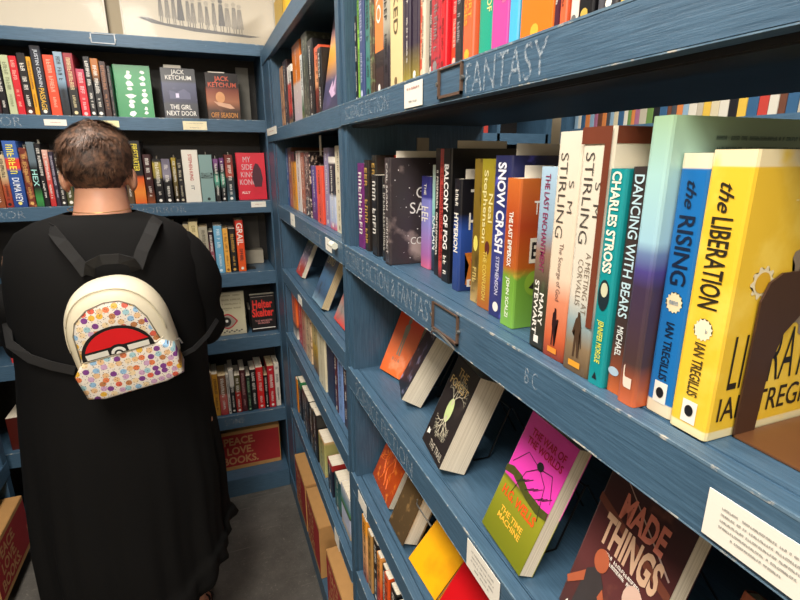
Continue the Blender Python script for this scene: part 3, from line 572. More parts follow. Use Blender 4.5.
r, t = near(.748, .720, .214, '#151416', 'black book titled Balcony of Fog in bold white', .364, slip=(.09, .012, 0)); spine_text(r, 'BALCONY OF FOG', t, .055, .19, '#ece8e4', .55, .03); spine_text(r, '', t, .012, .045, W, .4)
# dragon mass-market
r, t = near(.690, .668, .170, [(0, '#22356a'), (.55, '#2c4fa0'), (.7, '#15151c')], 'small paperback with an orange dragon on its dark cover', .355, d=.105, slip=(.05, .014, 0))
spine_text(r, 'HYPERION', t, .06, .12, W, .6, .03); spine_text(r, '', t, .13, .155, W, .4)
front_text(r, 'THE\nHIVE', t, .04, .125, .05, .06, W, .01)
fr = F_front(t)
front_text(r, 'DA', t, .04, .012, .05, .012, W, .02, name='author_lettering')
poly(r, 'printed_dragon', fr, [(.012, .01), (.03, .004), (.06, .02), (.09, .03), (.085, .06), (.07, .05), (.075, .085), (.06, .07), (.05, .09), (.042, .068), (.03, .082), (.025, .06), (.01, .06), (.018, .04)], paint('#d87a2c', .4, nscale=120, namt=.5))
poly(r, 'printed_dragon_wing', fr, [(.03, .02), (.06, .03), (.058, .052), (.046, .044), (.04, .058), (.032, .046), (.02, .05)], paint('#c83a3a', .4), lift=.0008)
r, t = near(.622, .597, .199, cover([(0, '#b89a60'), (.2, '#6a5218'), (1, '#7a6420')], (40, '#4a3a14', .5)), 'olive gold book with a pale oval on its spine', .350); poly(r, 'printed_oval', F_spine(t, .2), disc(0, .085, .006, .011), paint('#d8cc60', .4)); spine_text(r, '', t, .02, .06, '#d0b870', .4)
r, t = near(.595, .557, .199, cover([(0, '#a85a1c'), (.3, '#b0881c'), (1, '#8f8420')], (30, '#6a5a1c', .58)), 'mustard book by Stephenson, thicker than the olive one beside it', .346); spine_text(r, 'Neal\nStephenson', t, .09, .185, '#e0d49a', .7); poly(r, 'printed_dark_oval', F_spine(t, .2), disc(.004, .085, .006, .009), paint('#5a2420', .4)); spine_text(r, 'THE CONFUSION', t, .012, .08, '#d8c060', .25)
r, t = near(.555, .518, .203, cover([(0, '#2a2e68'), (.5, '#2f3a80'), (1, '#25284e')], (50, '#5a5ac0', .6)), 'navy blue book titled Snow Crash', .341, slip=(.12, .014, 0)); spine_text(r, 'SNOW CRASH', t, .085, .195, '#e8e8ee', .5, .03); spine_text(r, 'STEPHENSON', t, .03, .08, '#c8c8e0', .22); poly(r, 'publisher_mark', F_spine(t, .2), disc(0, .014, .0065), paint(W, .4))
r, t = near(.515, .487, .178, cover([(0, '#7ab04a'), (.35, '#6a9a34'), (.42, '#b05a20'), (.7, '#a8401c'), (1, '#c86a2c')], (40, '#d8a040', .62)), 'orange and green paperback titled The Last Emperox', .334, d=.11, slip=(.04, .014, 0))
spine_text(r, 'THE LAST EMPEROX', t, .075, .14, W, .3, .03); spine_text(r, 'JOHN SCALZI', t, .012, .062, '#e8f0d8', .32, .02); front_text(r, 'THE LAST', t, .05, .145, .06, .016, W, .01)
poly(r, 'printed_panel', F_front(t), [(.018, .08), (.06, .08), (.06, .11), (.018, .11)], paint('#e4dcc8', .4)); front_text(r, 'EMP', t, .038, .095, .034, .02, '#1c1a1c', .02)
poly(r, 'printed_planet', F_front(t), disc(.03, .055, .016), paint('#8ab03a', .4)); poly(r, 'printed_ship', F_front(t), [(.02, .05), (.05, .04), (.056, .055), (.04, .07)], paint('#2a2424', .4), lift=.0008)
r, t = near(.440, .413, .192, cover([(0, '#2a2a24'), (.35, '#3a3c2c'), (.55, '#8a6a5a'), (.68, '#8aa4b8'), (1, '#a8c4d8')], (35, '#5a6a4a', .6)), 'pale blue and brown book by Mary Stewart', .325, slip=(.05, .008, 0))
spine_text(r, 'THE LAST ENCHANTMENT', t, .085, .185, '#8a3058', .3); spine_text(r, 'MARY\nSTEWART', t, .015, .075, W, .6, .02); poly(r, 'publisher_mark', F_spine(t, .2), [(-.004, .006), (.004, .006), (.004, .014), (-.004, .014)], paint(W, .4))
r, t = near(.412, .377, .224, cover([(0, '#7a2c1c'), (.1, '#c8603a'), (.28, '#d88a68'), (.38, '#dcc8b0'), (1, '#ddd6c4')]), 'white and red hardback, The Scourge of God', .322, hard=True)
spine_text(r, 'STIRLING', t, .125, .205, '#4a4440', .3, -.008, off=-.16); spine_text(r, 'S  M', t, .15, .18, '#4a4440', .2, -.008, off=.2); spine_text(r, 'The Scourge of God', t, .062, .12, '#6a4a44', .22, -.005); poly(r, 'printed_archer', F_spine(t, .2), [(-.003, .014), (-.0015, .014), (-.0005, .03), (.001, .014), (.003, .014), (.002, .034), (.006, .042), (.0055, .044), (.0025, .042), (.0022, .048), (.0012, .050), (.0012, .054), (-.0012, .054), (-.0012, .050), (-.0032, .048), (-.0036, .036), (-.0026, .032)], paint('#2a1416', .4))
poly(r, 'publisher_mark', F_spine(t, .2), [(-.007, .006), (.007, .006), (.007, .012), (-.007, .012)], paint('#e08a2c', .4), lift=.0008)
r, t = near(.375, .3385, .226, cover([(0, '#5a4630'), (.12, '#8a7458'), (.22, '#8aa0a4'), (.34, '#d4ccbc'), (1, '#ddd4c0')]), 'thick white hardback, A Meeting at Corvallis', .319, hard=True)
spine_text(r, 'STIRLING', t, .125, .205, '#4a4440', .3, -.008, off=-.16); spine_text(r, 'S  M', t, .15, .18, '#4a4440', .2, -.008, off=.2); spine_text(r, 'A MEETING AT\nCORVALLIS', t, .06, .118, '#7a6a5c', .42, -.01); poly(r, 'printed_swordsman', F_spine(t, .2), [(-.0042, .016), (-.002, .016), (-.0005, .034), (.0015, .016), (.0042, .016), (.003, .038), (.006, .026), (.007, .027), (.0045, .048), (.0032, .054), (.0014, .056), (.0014, .061), (-.0014, .061), (-.0014, .056), (-.0036, .054), (-.007, .040), (-.0062, .0385), (-.0034, .044), (-.0036, .036)], paint('#4a3626', .4))
poly(r, 'publisher_mark', F_spine(t, .2), [(-.008, .006), (.008, .006), (.008, .012), (-.008, .012)], paint('#e09a2c', .4), lift=.0008)
BRJ = paint('#6e3826', .35)
poly(r, 'jacket_border', F_spine(t, .2), [(-t/2+.0005, .212), (t/2-.0003, .212), (t/2-.0003, .226), (-t/2+.0005, .226)], BRJ, lift=.0010); poly(r, 'jacket_border', F_spine(t, .2), [(t/2-.008, .05), (t/2-.0003, .05), (t/2-.0003, .212), (t/2-.008, .212)], BRJ, lift=.0010)
poly(r, 'jacket_border', F_front(t), [(.004, .212), (.14, .212), (.14, .226), (.004, .226)], BRJ)
r, t = near(.3375, .3185, .192, '#148a8e', 'teal paperback by Charles Stross with a small portrait', .318); spine_text(r, 'CHARLES STROSS', t, .105, .19, '#ece4d0', .55, .03); spine_text(r, 'JENNIFER MORGUE', t, .022, .062, '#d8d85a', .45, .02)
poly(r, 'printed_portrait', F_spine(t, .2), disc(0, .085, .0065, .014), paint('#1a2a30', .4)); poly(r, 'printed_face', F_spine(t, .2), disc(.0005, .09, .004, .0065), paint('#c8c8a8', .4), lift=.0008); poly(r, 'publisher_mark', F_spine(t, .2), [(-.003, .006), (.003, .006), (0, .013)], paint(K, .4))
r, t = near(.3175, .2995, .194, cover([(0, '#c8642c'), (.1, '#8a4a30'), (.25, '#40322f'), (1, '#38302e')]), 'dark brown book titled Dancing with Bears', .322, d=.15)
spine_text(r, 'DANCING WITH BEARS', t, .07, .188, '#b8d4dc', .55, .015); spine_text(r, 'MICHAEL', t, .035, .062, '#d8dcd8', .38, .02); poly(r, 'publisher_mark', F_spine(t, .2), disc(-.002, .02, .006, .004), paint('#a8c0d0', .4))

# tall pale book behind, cover towards the camera
r, t = near(.2985, .2799, .230, cover([(0, '#c8643a'), (.08, '#a05438'), (.16, '#4a3634'), (.44, '#40324a'), (.5, '#4c4284'), (.56, '#6a80a8'), (.6, '#9cc4d4'), (.82, '#a4ccc8'), (1, '#98b894')], (9, '#a8c8b0', .66)), 'tall pale green hardback with a big dark initial, rising behind the others', .316, d=.19, hard=False)
spine_text(r, 'J', t, .015, .035, '#e0d0c0', .5, name='publisher_mark')
front_text(r, 'E', t, .032, .190, .018, .026, '#232a5c', -.004, shear=.3)
for k in range(4): scribble(r, (t, .11, .215-.008*k), Y, Z, .13, .003, paint('#5a7a78', .5), 'small_print', rnd=rnd)
MT = [r]
r, t = near(.2787, .2537, .204, cover([(0, '#e4d6b8'), (.05, '#e4d6b8'), (.055, '#1d6fb4'), (.945, '#1b6cb2'), (.95, '#e8dcc0')]), 'bright blue book titled The Rising', .328, d=.138)
spine_text(r, 'the', t, .165, .185, '#16233c', .35, shear=.4); spine_text(r, 'RISING', t, .108, .160, '#14223c', .55); spine_text(r, 'IAN TREGILLIS', t, .03, .078, '#14223c', .3)
poly(r, 'publisher_mark', F_spine(t, .2), [(-.006, .010), (.006, .010), (.006, .028), (-.006, .028)], paint(W, .4)); poly(r, 'publisher_disc', F_spine(t, .2), disc(0, .019, .0035, .0045), paint(K, .4), lift=.0008)
star = [((.0075 if i % 2 else .0062)*math.cos(i*PI/14), .094+(.0085 if i % 2 else .007)*math.sin(i*PI/14)) for i in range(28)]
poly(r, 'printed_cog', F_spine(t, .2), star, paint('#e8d8b0', .4)); scribble(r, (t/2, 0, .094), X, Z, .008, .003, paint('#6a88a8', .5), 'small_print', lift=.0009)
YEL = cover([(0, '#e4d6a8'), (.03, '#e8dcae'), (.035, '#e9c038'), (.945, '#e6bc34'), (.95, '#ecdcb0')], (25, '#f0cc50', .5))
r, t = near(.2527, .2215, .206, YEL, 'yellow book titled The Liberation, its cover towards the camera', .325, d=.15)
spine_text(r, 'the', t, .165, .185, '#2a2418', .35, shear=.4); spine_text(r, 'LIBERATION', t, .098, .162, '#2a2418', .5); spine_text(r, 'IAN TREGILLIS', t, .03, .072, '#4a3c20', .28)
poly(r, 'publisher_mark', F_spine(t, .2), [(-.006, .008), (.006, .008), (.006, .026), (-.006, .026)], paint(W, .4)); poly(r, 'publisher_disc', F_spine(t, .2), disc(0, .018, .0035, .0045), paint(K, .4), lift=.0008)
poly(r, 'printed_cog', F_spine(t, .2), [(a, b-.012) for a, b in star], paint('#efe2c0', .4)); scribble(r, (t/2, 0, .082), X, Z, .008, .003, paint('#8a9298', .5), 'small_print', lift=.0009)
front_text(r, 'the', t, .095, .092, .03, .02, '#1e1a14', 0, shear=.3); front_text(r, 'LIBERATION', t, .075, .06, .125, .042, '#1e1a14', -.004); front_text(r, 'IAN TREGILLIS', t, .072, .024, .128, .019, '#2a241a', .005)
front_text(r, 'S. A. Mc\n-GEORGE', t, .07, .18, .05, .018, '#f0dc9a', .0, name='quote_lettering')
fr = F_front(t)
def gear(cx, cy, R, r0, n, w_=.004):
    out = []
    for i in range(n*4):
        a = 2*PI*i/(n*4); rr = R if i % 4 < 2 else R-w_; out.append((cx+rr*math.cos(a), cy+rr*math.sin(a)))
    return out
poly(r, 'printed_gear', fr, gear(.105, .120, .052, 0, 18, .005), paint('#8f7f6c', .4)); poly(r, 'printed_gear_hole', fr, disc(.105, .120, .041), paint('#3a3038', .4), lift=.0007)
poly(r, 'printed_gear_ring', fr, disc(.105, .120, .038), paint('#b0a090', .4), lift=.0010); poly(r, 'printed_gear_core', fr, disc(.105, .120, .028), paint('#d8a820', .4), lift=.0013)
poly(r, 'printed_small_gear', fr, gear(.028, .118, .012, 0, 10, .0025), paint('#e6d8b0', .4)); poly(r, 'printed_small_gear_hole', fr, disc(.028, .118, .0075), paint('#d8a828', .4), lift=.0007)
# metal bookend: upright plate with an arched cut-out, foot on the shelf
be = tag(empty('bookend', (.352, .2065, ZM+.0008)), 'brown metal bookend holding the yellow book upright', 'bookend')
BRN = paint('#4b3226', .4, 'brown_enamel_steel', metal=.2)
bm = bmesh.new(); outer = [(0, 0), (0, .095)]+[(.018-.018*math.cos(a), .095+.022*math.sin(a)) for a in [PI/2*k/6 for k in range(1, 7)]]
W_ = .135
outer = [(0, 0), (0, .105), (.006, .118), (.018, .124), (W_-.018, .124), (W_-.006, .118), (W_, .105), (W_, 0)]
inner = [(.022, 0), (.024, .055), (.032, .078), (.048, .092), (W_-.048, .092), (W_-.032, .078), (W_-.024, .055), (W_-.022, 0)]
def plate(bm, O, I, y0, y1):
    for yy, fl in ((y0, 1), (y1, -1)):
        vo = [bm.verts.new((a, yy, b)) for a, b in O]; vi = [bm.verts.new((a, yy, b)) for a, b in I]
        for i in range(len(O)-1):
            q = (vo[i], vo[i+1], vi[i+1], vi[i]); bm.faces.new(q if fl > 0 else q[::-1])
        if fl > 0: A, B = vo, vi
        else:
            for P0, P1 in ((A, vo), (B, vi)):
                for i in range(len(P0)-1): bm.faces.new((P0[i], P0[i+1], P1[i+1], P1[i]))
plate(bm, outer, inner, .012, .0135); obj('plate', bm, BRN, be)
bm = bmesh.new(); pts = [(0, .0135), (.0, -.035), (.01, -.058), (.03, -.07), (W_-.03, -.07), (W_-.01, -.058), (W_, -.035), (W_, .0135)]
a = [bm.verts.new((p, q, 0)) for p, q in pts]; b = [bm.verts.new((p, q, .0015)) for p, q in pts]
bm.faces.new(a[::-1]); bm.faces.new(b); [bm.faces.new((a[i], a[(i+1) % 8], b[(i+1) % 8], b[i])) for i in range(8)]
obj('foot', bm, paint('#70492e', .35, 'brown_enamel_foot', metal=.2), be)
bm = bmesh.new(); tube(bm, [(.372, .175, ZM+.006), (.40, .166, ZM+.007), (.43, .163, ZM+.007)], .004, 8); tag(obj('marker_pen', bm, paint('#c8c4bc', .3)), 'pale pen lying on the foot of the brown bookend', 'pen')
bm = bmesh.new(); tube(bm, [(.375, .155, ZM+.012), (.41, .152, ZM+.012)], .010, 12); tag(obj('marker_pen', bm, paint('#2a3a55', .3)), 'dark blue cap beside the pale pen at the right edge', 'pen')

# ------------------------------------------------------------------ face-out books of the right bay
def easel(x, y0, z, tilt, label, L_=.11, w_=.05):
    s, c = math.sin(tilt), math.cos(tilt)
    root = empty('book_easel', (x, y0, z))
    for dy in (-w_/2, w_/2):
        bm = bmesh.new(); tube(bm, [(-.004, dy, .010), (.0, dy, .0025), (.03, dy, .0025), (.03+L_*s*.9, dy, L_*c*.9), (.03+L_*s*.9+.004, dy, L_*c*.9), (.125, dy*1.3, .0025)], .0016, 6); obj('wire_leg', bm, BLACKWIRE, root)
    bm = bmesh.new(); tube(bm, [(.03+L_*s*.9, -w_/2, L_*c*.9), (.03+L_*s*.9, w_/2, L_*c*.9)], .0016, 6); obj('cross_wire', bm, BLACKWIRE, root)
    return tag(root, label, 'book stand')
TI = math.radians(24)
def faceout(x, y, z, t, wd, h, cov, label, tilt=TI, yaw=0, hard=False, pages=None, slip=None, stand=None):
    r = book(t, wd, h, cov, M_face_right(x, y, z, t, tilt, yaw), hard=hard, pages=pages, slip=slip)
    tag(r, label, 'book', 'face-out books'); 
    if stand: easel(x+.018+(t+.004)*math.cos(tilt), y-wd/2, z, tilt, stand)
    return r
Z2 = 1.2645
# F1 orange
r = faceout(.371, 1.102, Z2, .012, .105, .170, cover([(0, '#e0662c'), (.5, '#e2764a'), (.85, '#dc4a22'), (1, '#c83818')], (18, '#e89a74', .58)), 'orange face-out paperback with a small silvery figure', yaw=.25, tilt=.46)
fr = F_front(.012); sil = paint('#8a8474', .4)
poly(r, 'printed_robot_head', fr, disc(.050, .138, .006, .008), sil); poly(r, 'printed_robot_body', fr, [(.043, .095), (.057, .095), (.059, .125), (.053, .13), (.047, .13), (.040, .124)], sil)
poly(r, 'printed_robot_leg', fr, [(.043, .05), (.048, .05), (.049, .095), (.044, .095)], sil); poly(r, 'printed_robot_leg', fr, [(.052, .05), (.058, .05), (.056, .095), (.051, .095)], sil)
lettering(r, 'R U R', (.012, .049, .038), Y, Z, .03, .008, sil)
# F2 dark, thick
r = faceout(.379, .985, Z2, .047, .097, .164, cover([(0, '#1a181c'), (1, '#2a262e')], (40, '#8a86a8', .56)), 'thick dark face-out paperback with a silver figure, pages towards camera', yaw=-.315, tilt=.48, pages=PAGES, stand='black wire easel behind the thick dark silver-figured paperback')
front_text(r, 'RAVEN', .047, .052, .15, .07, .014, '#c8c4cc')
# F3 rooted tree
r = faceout(.331, .744, Z2, .050, .100, .170, cover('#241f1f', (30, '#3a3230', .6)), 'thick dark paperback with pale roots drawn on its cover', yaw=-.127, tilt=.402, pages=PAGES, slip=(.05, .018, 0), stand='black wire easel behind the dark book with pale roots')
fr = F_front(.050); bm = bmesh.new()
g = random.Random(5)
def branch(bm, x, y, a, L_, w_, dep):
    x2 = x+math.cos(a)*L_; y2 = y+math.sin(a)*L_; nx, ny = -math.sin(a)*w_/2, math.cos(a)*w_/2
    put(bm, [(x-nx, y-ny), (x2-nx*.6, y2-ny*.6), (x2+nx*.6, y2+ny*.6), (x+nx, y+ny)], [(0, 1, 2, 3)], fr[0], Y, Z, 1, 1, .0005)
    if dep and .006 < x2 < .094 and .008 < y2 < .162:
        for s in (-1, 1):
            branch(bm, x2, y2, a+s*g.uniform(.25, .6), L_*g.uniform(.65, .9), w_*.7, dep-1)
for a in (PI/2-.3, PI/2+.3): branch(bm, .052, .095, a, .014, .003, 5)
for a in (-PI/2-.5, -PI/2, -PI/2+.5): branch(bm, .052, .075, a, .013, .003, 5)
obj('printed_roots', bm, paint('#c8c0a8', .5), r)
poly(r, 'printed_trunk_glow', fr, disc(.052, .085, .012, .022), paint('#b8c88a', .5), lift=.0003)
front_text(r, 'THE\nFOREST', .050, .05, .14, .075, .035, '#d8b878', .0); front_text(r, 'THE TRAIL', .050, .065, .014, .06, .012, '#b8b0a0', .0, name='author_lettering')
poly(r, 'publisher_mark', fr, [(.010, .022), (.013, .026), (.012, .031), (.016, .028), (.021, .030), (.019, .025), (.022, .021), (.016, .021), (.012, .018)], paint(W, .4))
# F4 magenta / olive
r = faceout(.329, .524, Z2, .022, .104, .181, cover([(0, '#6a7018'), (.42, '#8a8a24'), (.455, '#5a5a1c'), (.47, '#d838a4'), (1, '#de45b0')]), 'magenta and olive face-out paperback with a spindly tripod creature', yaw=-.058, tilt=.403, pages=PAGES, slip=(.06, .016, 0), stand='black wire easel behind the magenta paperback')
fr = F_front(.022); front_text(r, 'THE WAR OF\nTHE WORLDS', .022, .056, .152, .078, .024, '#b01838', .025); front_text(r, 'H.G. WELLS', .022, .052, .066, .078, .014, '#d8501c', .03, name='author_lettering')
lettering(r, 'THE TIME\nMACHINE', (.022, .052, .038), Y, Z, .055, .018, paint('#e8b03a', .4), 'subtitle_lettering', .02)
poly(r, 'printed_hill', fr, [(0, .086), (.02, .090), (.04, .084), (.06, .079), (.085, .076), (.104, .080), (.104, .090), (.09, .088), (.06, .090), (.035, .100), (.015, .101), (0, .096)], paint('#43441a', .4, nscale=200, namt=.4))
bm = bmesh.new(); bl = [((.060, .125), (.03, .132)), ((.03, .132), (.008, .105)), ((.060, .125), (.04, .108)), ((.04, .108), (.03, .07)), ((.060, .125), (.08, .112)), ((.08, .112), (.092, .07)), ((.060, .125), (.085, .13)), ((.085, .13), (.1, .10))]
for (a0, b0), (a1, b1) in bl:
    dx, dy = a1-a0, b1-b0; L_ = math.hypot(dx, dy); nx, ny = -dy/L_*.0005, dx/L_*.0005
    put(bm, [(a0-nx, b0-ny), (a1-nx, b1-ny), (a1+nx, b1+ny), (a0+nx, b0+ny)], [(0, 1, 2, 3)], fr[0], Y, Z, 1, 1, .0006)
for k in range(9):
    a0, b0 = .03+.007*k, .088+.004*(k % 3); put(bm, [(a0, b0), (a0+.014, b0+.012), (a0+.0145, b0+.0112), (a0+.0005, b0-.0008)], [(0, 1, 2, 3)], fr[0], Y, Z, 1, 1, .0006)
obj('printed_creature_legs', bm, INK, r); poly(r, 'printed_creature_body', fr, disc(.060, .128, .007, .006, n=12), INK, lift=.0008)
# F5 Made Things
r = faceout(.350, .378, Z2, .022, .118, .192, cover([(0, '#4a2c28'), (.35, '#5a3030'), (.6, '#472222'), (1, '#38201e')], (22, '#7a4a3a', .6)), 'dark red face-out paperback titled Made Things', yaw=-.114, tilt=.30, pages=PAGES, stand='black wire easel behind the Made Things paperback')
fr = F_front(.022)
lettering(r, 'MADE', (.022, .064, .154), Y, Z, .062, .030, paint('#cf7a68', .4), 'title_lettering', .035); lettering(r, 'THINGS', (.022, .062, .118), Y, Z, .084, .036, paint('#c8a488', .4), 'title_lettering', .035)
scribble(r, (.022, .062, .095), Y, Z, .055, .004, paint(W, .5), 'small_print', rnd=rnd); scribble(r, (.022, .062, .089), Y, Z, .045, .004, paint(W, .5), 'small_print', rnd=rnd)
def puppet(cx, cy, s, col, hc):
    poly(r, 'printed_puppet_head', fr, disc(cx, cy+.03*s, .009*s, .011*s, n=16), paint(hc, .4), lift=.0008)
    poly(r, 'printed_puppet_body', fr, [(cx-.014*s, cy-.03*s), (cx+.014*s, cy-.03*s), (cx+.012*s, cy+.012*s), (cx+.004*s, cy+.02*s), (cx-.004*s, cy+.02*s), (cx-.012*s, cy+.012*s)], paint(col, .4), lift=.0006)
    for sg in (-1, 1): poly(r, 'printed_puppet_arm', fr, [(cx+sg*.012*s, cy+.01*s), (cx+sg*.03*s, cy-.012*s), (cx+sg*.026*s, cy-.017*s), (cx+sg*.010*s, cy)], paint(hc, .4), lift=.0009)
puppet(.036, .048, 1.2, '#3a3434', '#a8583a'); puppet(.086, .038, 1.4, '#8a8490', '#c8a898')
poly(r, 'printed_string', fr, [(.01, .19), (.012, .19), (.112, .128), (.111, .126)], paint('#a89088', .4), lift=.0003); poly(r, 'printed_bar', fr, [(0, .148), (.118, .118), (.118, .108), (0, .138)], paint('#6a3a2c', .4), lift=.0002)
lettering(r, 'ADRIAN', (.022, .03, .008), Y, Z, .04, .008, paint(W, .4), 'author_lettering')
# F6 at the right edge
r = faceout(.352, .222, Z2, .02, .105, .150, cover([(0, '#1c1412'), (.6, '#2a1a16'), (1, '#9a4a2c')], (30, '#5a2c1c', .6)), 'dark brown face-out paperback at the bottom right corner', pages=PAGES2)
front_text(r, 'GYPSY', .02, .05, .134, .085, .018, W, .02)
# shelf below: F7..F10
Z3 = .9525
r = faceout(.353, 1.116, Z3, .018, .150, .165, cover([(0, '#9a3c14'), (1, '#c8501c')], (45, '#e07a2c', .56)), 'burnt orange face-out book with carved swirling relief', yaw=-.06)
fr = F_front(.018)
bm = bmesh.new()
for rr in (.03, .036, .042):
    tube(bm, [(.0185, .01+rr*math.cos(a)*1.2, .10+rr*math.sin(a)) for a in [-PI/2+PI*k/14 for k in range(15)]], .0014, 5)
tube(bm, [(.0185, .05+.008*math.sin(k*.9), .02+.01*k) for k in range(12)], .002, 5); tube(bm, [(.0185, .075+.008*math.cos(k*.9), .02+.01*k) for k in range(12)], .002, 5); tube(bm, [(.0185, .095+.006*math.cos(k*1.2), .02+.01*k) for k in range(12)], .0016, 5)
obj('raised_scrollwork', bm, paint('#d8682a', .35), r)
r = faceout(.328, .921, Z3, .040, .088, .15, cover([(0, '#4c3c28'), (1, '#5c4930')], (50, '#8a6c44', .58)), 'mottled brown face-out book with thick pale pages', hard=True, pages=PAGES, stand='black wire easel behind the mottled brown book')
r = faceout(.331, .807, Z3, .012, .119, .110, cover('#e8a60c', (12, '#d8920c', .55)), 'plain yellow face-out book below the metal clip', tilt=.736, yaw=.06, hard=True, pages=PAGES)
r = faceout(.330, .675, Z3, .014, .12, .15, cover('#c01018', (12, '#a80c14', .55)), 'plain red face-out book under the long white notice card', tilt=math.radians(34), pages=PAGES)
# left bay face-outs
ZL = 1.2925
r = faceout(.348, 2.157, ZL, .018, .129, .165, cover([(0, '#b83a3a'), (.2, '#a8402c'), (.5, '#8a7a90'), (.8, '#4a4a34'), (1, '#6a6a3a')], (40, '#d8c8c0', .56)), 'colourful comic-like face-out book at the far end of its shelf', pages=PAGES); front_text(r, 'WAR', .018, .065, .15, .09, .02, '#c8c04a', .02)
r = faceout(.325, 1.70, ZL, .026, .15, .185, cover([(0, '#7a9ab0'), (.2, '#2a4a6a'), (.6, '#3a6a90'), (1, '#2a3a44')], (25, '#16222e', .56)), 'blue face-out book with dark title between two others', pages=PAGES2); front_text(r, 'LAND', .026, .065, .15, .09, .025, '#c8c490', .01)
r = faceout(.341, 1.45, ZL, .02, .14, .13, cover([(0, '#c8403a'), (.3, '#8a8480'), (.7, '#a84030'), (1, '#c8502c')], (30, '#6a6460', .56)), 'grey and red face-out book beside the dividing upright', pages=PAGES)
# leaning large fantasy book in the upper left bay
r = faceout(.335, 1.475, 1.8905, .02, .19, .27, cover([(0, '#3a3850'), (.3, '#4a4668'), (.5, '#d8963a'), (.62, '#e0a848'), (.75, '#a87878'), (1, '#7a7aa8')], (14, '#58507a', .6)), 'large violet and yellow fantasy book leaning face-out under the top shelf', tilt=math.radians(10))
poly(r, 'printed_star', F_front(.02), [(.06, .055), (.09, .08), (.1, .06), (.12, .09), (.115, .05), (.14, .04), (.1, .035)], paint('#c8a8c8', .4))
# face-outs of the end bookcase
def face_end(x, y, z, t, wd, h, cov, label, tilt=.1, slip=None, pages=None):
    r = book(t, wd, h, cov, M_face_end(x, y, z, t, tilt), slip=slip, pages=pages)
    tag(r, label, 'book', 'face-out books on the end bookcase'); return r
r = face_end(-.303, 2.57, 1.941, .02, .142, .214, cover([(0, '#1c8048'), (1, '#23894f')]), 'green face-out book with white cut-out shapes', .06)
bm = bmesh.new(); g = random.Random(11); fr = F_front(.02)
for cx in (.058, .112):
    for k in range(8):
        cy = .02+.024*k+g.uniform(-.004, .004); R_ = g.uniform(.010, .017) if cx > .1 else g.uniform(.012, .022); a0 = g.uniform(0, 6)
        pts = [(cx+R_*g.uniform(.45, 1.1)*math.cos(a0+2*PI*i/7), cy+R_*.75*g.uniform(.5, 1.1)*math.sin(a0+2*PI*i/7)) for i in range(7)]
        put(bm, pts, [tuple(range(7))], fr[0], Y, Z, 1, 1)
obj('white_paper_cut_shapes', bm, paint('#e6ebe4', .5), r)
r = face_end(-.121, 2.57, 1.941, .022, .142, .212, cover([(0, '#3a3c40'), (.3, '#3c3e44'), (.35, '#34354a'), (.7, '#4c5068'), (.75, '#404246')], (30, '#6a6c88', .62)), 'dark grey face-out paperback, The Girl Next Door', .05, slip=(.07, .014, 0))
front_text(r, 'JACK\nKETCHUM', .022, .072, .185, .105, .042, '#d8d4cc', .01, name='author_lettering'); front_text(r, 'THE GIRL\nNEXT DOOR', .022, .072, .038, .122, .046, '#dedad2', .01)
poly(r, 'printed_house', F_front(.022), [(.03, .085), (.115, .085), (.115, .11), (.09, .128), (.06, .112), (.03, .12)], paint('#5a5c74', .4)); poly(r, 'printed_lit_window', F_front(.022), [(.055, .09), (.068, .09), (.068, .108), (.055, .108)], paint('#c8c0d8', .4), lift=.0008)
r = face_end(.060, 2.57, 1.941, .022, .142, .202, cover([(0, '#3a2c24'), (.2, '#4a3428'), (.4, '#a86a4c'), (.65, '#7a3a2c'), (.72, '#201a1a')], (25, '#8a5a4a', .6)), 'reddish face-out paperback, Off Season, beside the grey one', .05, slip=(.07, .006, 0))
front_text(r, 'JACK\nKETCHUM', .022, .072, .165, .120, .046, '#c8563a', .01, name='author_lettering'); front_text(r, 'OFF SEASON', .022, .072, .022, .115, .022, '#d08a3c', .01); poly(r, 'printed_fire', F_front(.022), disc(.06, .098, .02, .024), paint('#d89a68', .4)); poly(r, 'printed_arm', F_front(.022), [(.03, .08), (.1, .07), (.12, .052), (.1, .05), (.05, .062)], paint('#d8a88a', .4), lift=.0008)
# grey card leaning behind them
o = box('backing_card', .205, .262, 2.70, 2.705, 1.942, 2.19, paint('#8a867c', .6)); tag(o, 'grey card standing behind the Off Season paperback', 'card')
r = face_end(.163, 2.56, 1.579, .03, .132, .218, cover([(0, '#cc1f36'), (1, '#d83040')], (10, '#c01c30', .6)), 'red face-out book with a dark standing silhouette', .05)
fr = F_front(.03); front_text(r, 'MY\nSIDE\nKING\nKONG', .03, .048, .135, .075, .13, '#c9b9bd', .0); poly(r, 'printed_silhouette', fr, [(.078, .06), (.11, .06), (.118, .1), (.112, .14), (.1, .165), (.088, .17), (.08, .155), (.072, .13), (.068, .1)], paint('#4a1c2c', .4), lift=.0008)
front_text(r, 'ALLY', .03, .035, .034, .04, .012, '#e8d8d0', .02, name='author_lettering')
easel(.214, 0, 0, .1, 'small black easel under the red face-out book', .08, .06).matrix_world = Matrix.Translation((.214, 2.600, 1.5797)) @ Matrix.Rotation(PI/2, 4, 'Z')
